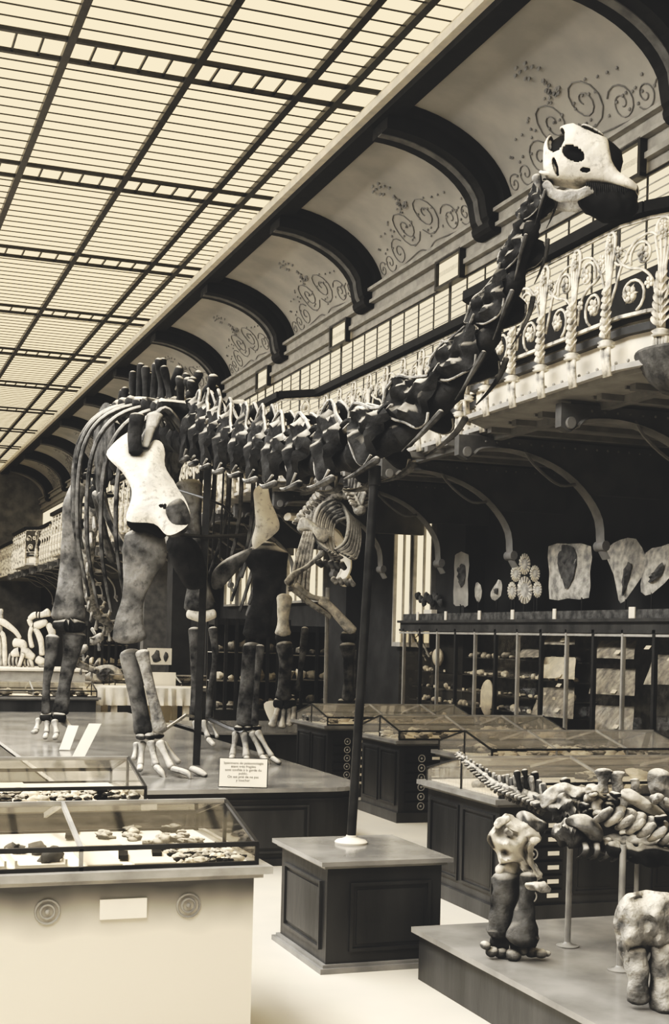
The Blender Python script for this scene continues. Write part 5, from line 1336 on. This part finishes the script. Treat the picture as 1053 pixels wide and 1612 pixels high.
# limb at the right frame edge
rl = thing('limb_bone_mount', AZ(1010, 1585, .335), 'large pale limb bone standing on the low plinth at the right frame edge', 'bone')
def rp(name, pts, m_, dr=.8): return px_bone(name, [(p[0], p[1], p[2], p[3]) for p in pts], M[m_], rl, dr, 32, .2, 14, pts[0][1])
px_plate('upper_bone', [(966, 1450), (972, 1425), (990, 1405), (1020, 1403), (1060, 1408), (1080, 1440), (1070, 1500), (1040, 1500), (1022, 1500), (1010, 1530), (985, 1520), (972, 1490)], 7.05, M['bone_grey'], .14, (1015, 1450), rl, .06)
rp('lower_bone', [(1000, 1500, 18, 6.98), (1003, 1530, 15, 6.96), (1004, 1552, 16, 6.95), (1008, 1572, 17, 6.95)], 'bone_grey')
rp('lower_bone', [(1045, 1495, 22, 7.0), (1040, 1530, 20, 6.98), (1045, 1560, 22, 6.95), (1050, 1590, 24, 6.93)], 'bone_grey')

# ================================================================== DISTANT SKELETONS AT LEFT
t = thing('white_skeleton', D(50, 1040, 27.2), 'small white skeleton with raised pelvis behind the dinosaur hind leg at far left', 'skeleton')
t.location.z = 1.46
def wp(pts, m_='bone_light', nm='bone', d=27.2, dr=.8): return px_bone(nm, [(p[0], p[1], p[2], d) for p in pts], M[m_], t, dr, 10, .12, 5, pts[0][0])
wp([(47, 974, 4), (55, 968, 5), (66, 968, 5), (76, 964, 6)], nm='pelvis'); wp([(46, 976, 4), (50, 984, 4), (60, 984, 6), (72, 980, 6)], nm='pelvis')
wp([(50, 988, 4), (47, 1000, 3.5), (50, 1018, 4)], nm='leg'); wp([(56, 990, 4), (64, 1008, 5), (66, 1030, 4)], nm='leg'); wp([(60, 1038, 7), (66, 1042, 7)], nm='skull')
wp([(76, 984, 5), (82, 996, 6), (78, 1010, 5)], nm='thigh'); wp([(64, 1046, 5), (72, 1058, 4), (71, 1073, 4)], 'bone_grey', nm='support')
t = thing('white_skeleton', D(28, 1040, 27.2), 'pale skeleton with ribs at the left frame edge', 'skeleton'); t.location.z = 1.46
wp([(24, 1012, 7), (34, 1014, 7), (38, 1022, 6)], d=27.2, nm='skull'); wp([(20, 1030, 5), (34, 1026, 9), (52, 1034, 6)], d=27.2, nm='shoulder')
for i in range(6): wp([(16 + 6 * i, 1030, 2.2), (14 + 6 * i, 1042, 2), (17 + 6 * i, 1054, 2)], 'bone_pale', d=27.2, nm='rib')
wp([(36, 1030, 3), (30, 1050, 3), (24, 1074, 3)], d=27.1, nm='leg'); wp([(47, 1036, 3.5), (52, 1055, 3), (50, 1074, 3)], d=27.2, nm='leg')
wp([(14, 1050, 3), (8, 1075, 3)], d=27.2, nm='leg')
t = thing('tusk_skeleton', D(10, 1000, 27.4), 'big curved pale tusks at the left frame edge, far behind', 'skeleton'); t.location.z = 1.46
wp([(0, 978, 5), (12, 984, 5), (24, 994, 4.5), (31, 1004, 3)], d=27.4, nm='tusk'); wp([(-6, 996, 4), (6, 1004, 4), (8, 1074, 3)], d=27.4, nm='tusk')
wp([(2, 960, 3), (0, 1010, 4), (4, 1074, 4)], 'bone_pale', d=27.5, nm='limb')
# long flat skull slab on a bench behind
xa, xb = AY(30, 1060, 29).x, AY(205, 1060, 29).x; zt2 = AY(140, 1078, 29).z
t = thing('specimen_bench', ((xa + xb) / 2, 29.5, 0), 'long pale bench carrying a flat fossil skull in the left distance', 'bench')
mb = MB(); mb.box((xa, 29.0, 0), (xb, 30.4, zt2 - .06)); mb.build('body', M['stone'], t, False); mb = MB(); mb.box((xa - .05, 28.95, zt2 - .06), (xb + .05, 30.4, zt2)); mb.build('top', M['cream'], t, False)
t = thing('flat_fossil_skull', AY(165, 1062, 29.3), 'flat crocodile-like fossil skull lying on the distant bench', 'fossil'); t.location.z = zt2
mb = MB(); P = [AY(a, b, 29.2) for a, b in ((110, 1068), (135, 1062), (150, 1050), (172, 1046), (190, 1055), (193, 1070), (175, 1076), (140, 1076))]; mb.plate(P, (0, -1, .3), .12, k=3, amp=.05); mb.build('skull', M['bone_pale'], t)
mb = MB(); P = [AY(a, b, 29.06) for a, b in ((152, 1062), (160, 1054), (172, 1052), (180, 1060), (176, 1070), (160, 1072))]; mb.plate(P, (0, -1, .3), .04, k=3, amp=.08, fr=20); mb.build('cavity', M['rock_d'], t)
t = thing('long_jaw_fossil', AY(60, 1075, 28.6), 'long dark narrow jaw fossil lying in front of the distant bench', 'fossil')
mb = MB(); mb.bone([AY(24, 1068, 29.15), AY(70, 1072, 29.15), AY(140, 1076, 29.15)], [(.10, .08), (.08, .07), (.06, .05)], (0, 0, 1), 10, 4, .1, 6); o_ = mb.build('jaw', M['bone_mid'], t)
# ================================================================== LIGHT
def area(name, loc, rot, sx, sy, e, c=(1, .975, .93)):
    l = bpy.data.lights.new(name, 'AREA'); l.shape = 'RECTANGLE'; l.size = sx; l.size_y = sy; l.energy = e; l.color = c
    o = bpy.data.objects.new(name, l); COL.objects.link(o); o.location = loc; o.rotation_euler = rot; return o
area('skylight_lamp', (-2.6, 12, 10.0), (0, R(-12), 0), 4.0, 26, 4300)
area('skylight_lamp', (-2.6, 42, 10.0), (0, R(-15), 0), 4.0, 30, 3600)
area('skylight_lamp', (1.0, 1.0, 10.0), (R(12), R(0), 0), 6, 8, 420)
w = bpy.data.worlds.new('world'); scene.world = w; w.use_nodes = True
bg = w.node_tree.nodes['Background']; bg.inputs[0].default_value = (1, .97, .9, 1); bg.inputs[1].default_value = .06
scene.view_settings.view_transform = 'Standard'
scene.view_settings.look = 'None'
scene.view_settings.exposure = 0

vs_ = scene.view_settings; vs_.use_curve_mapping = True
cm = vs_.curve_mapping; cu = cm.curves[3]; cu.points[-1].location = (1.0, .91); cu.points[0].location = (0, .013)
for (x, y) in ((.03, .024), (.12, .105), (.4, .44), (.8, .78)): cu.points.new(x, y)
cm.update()
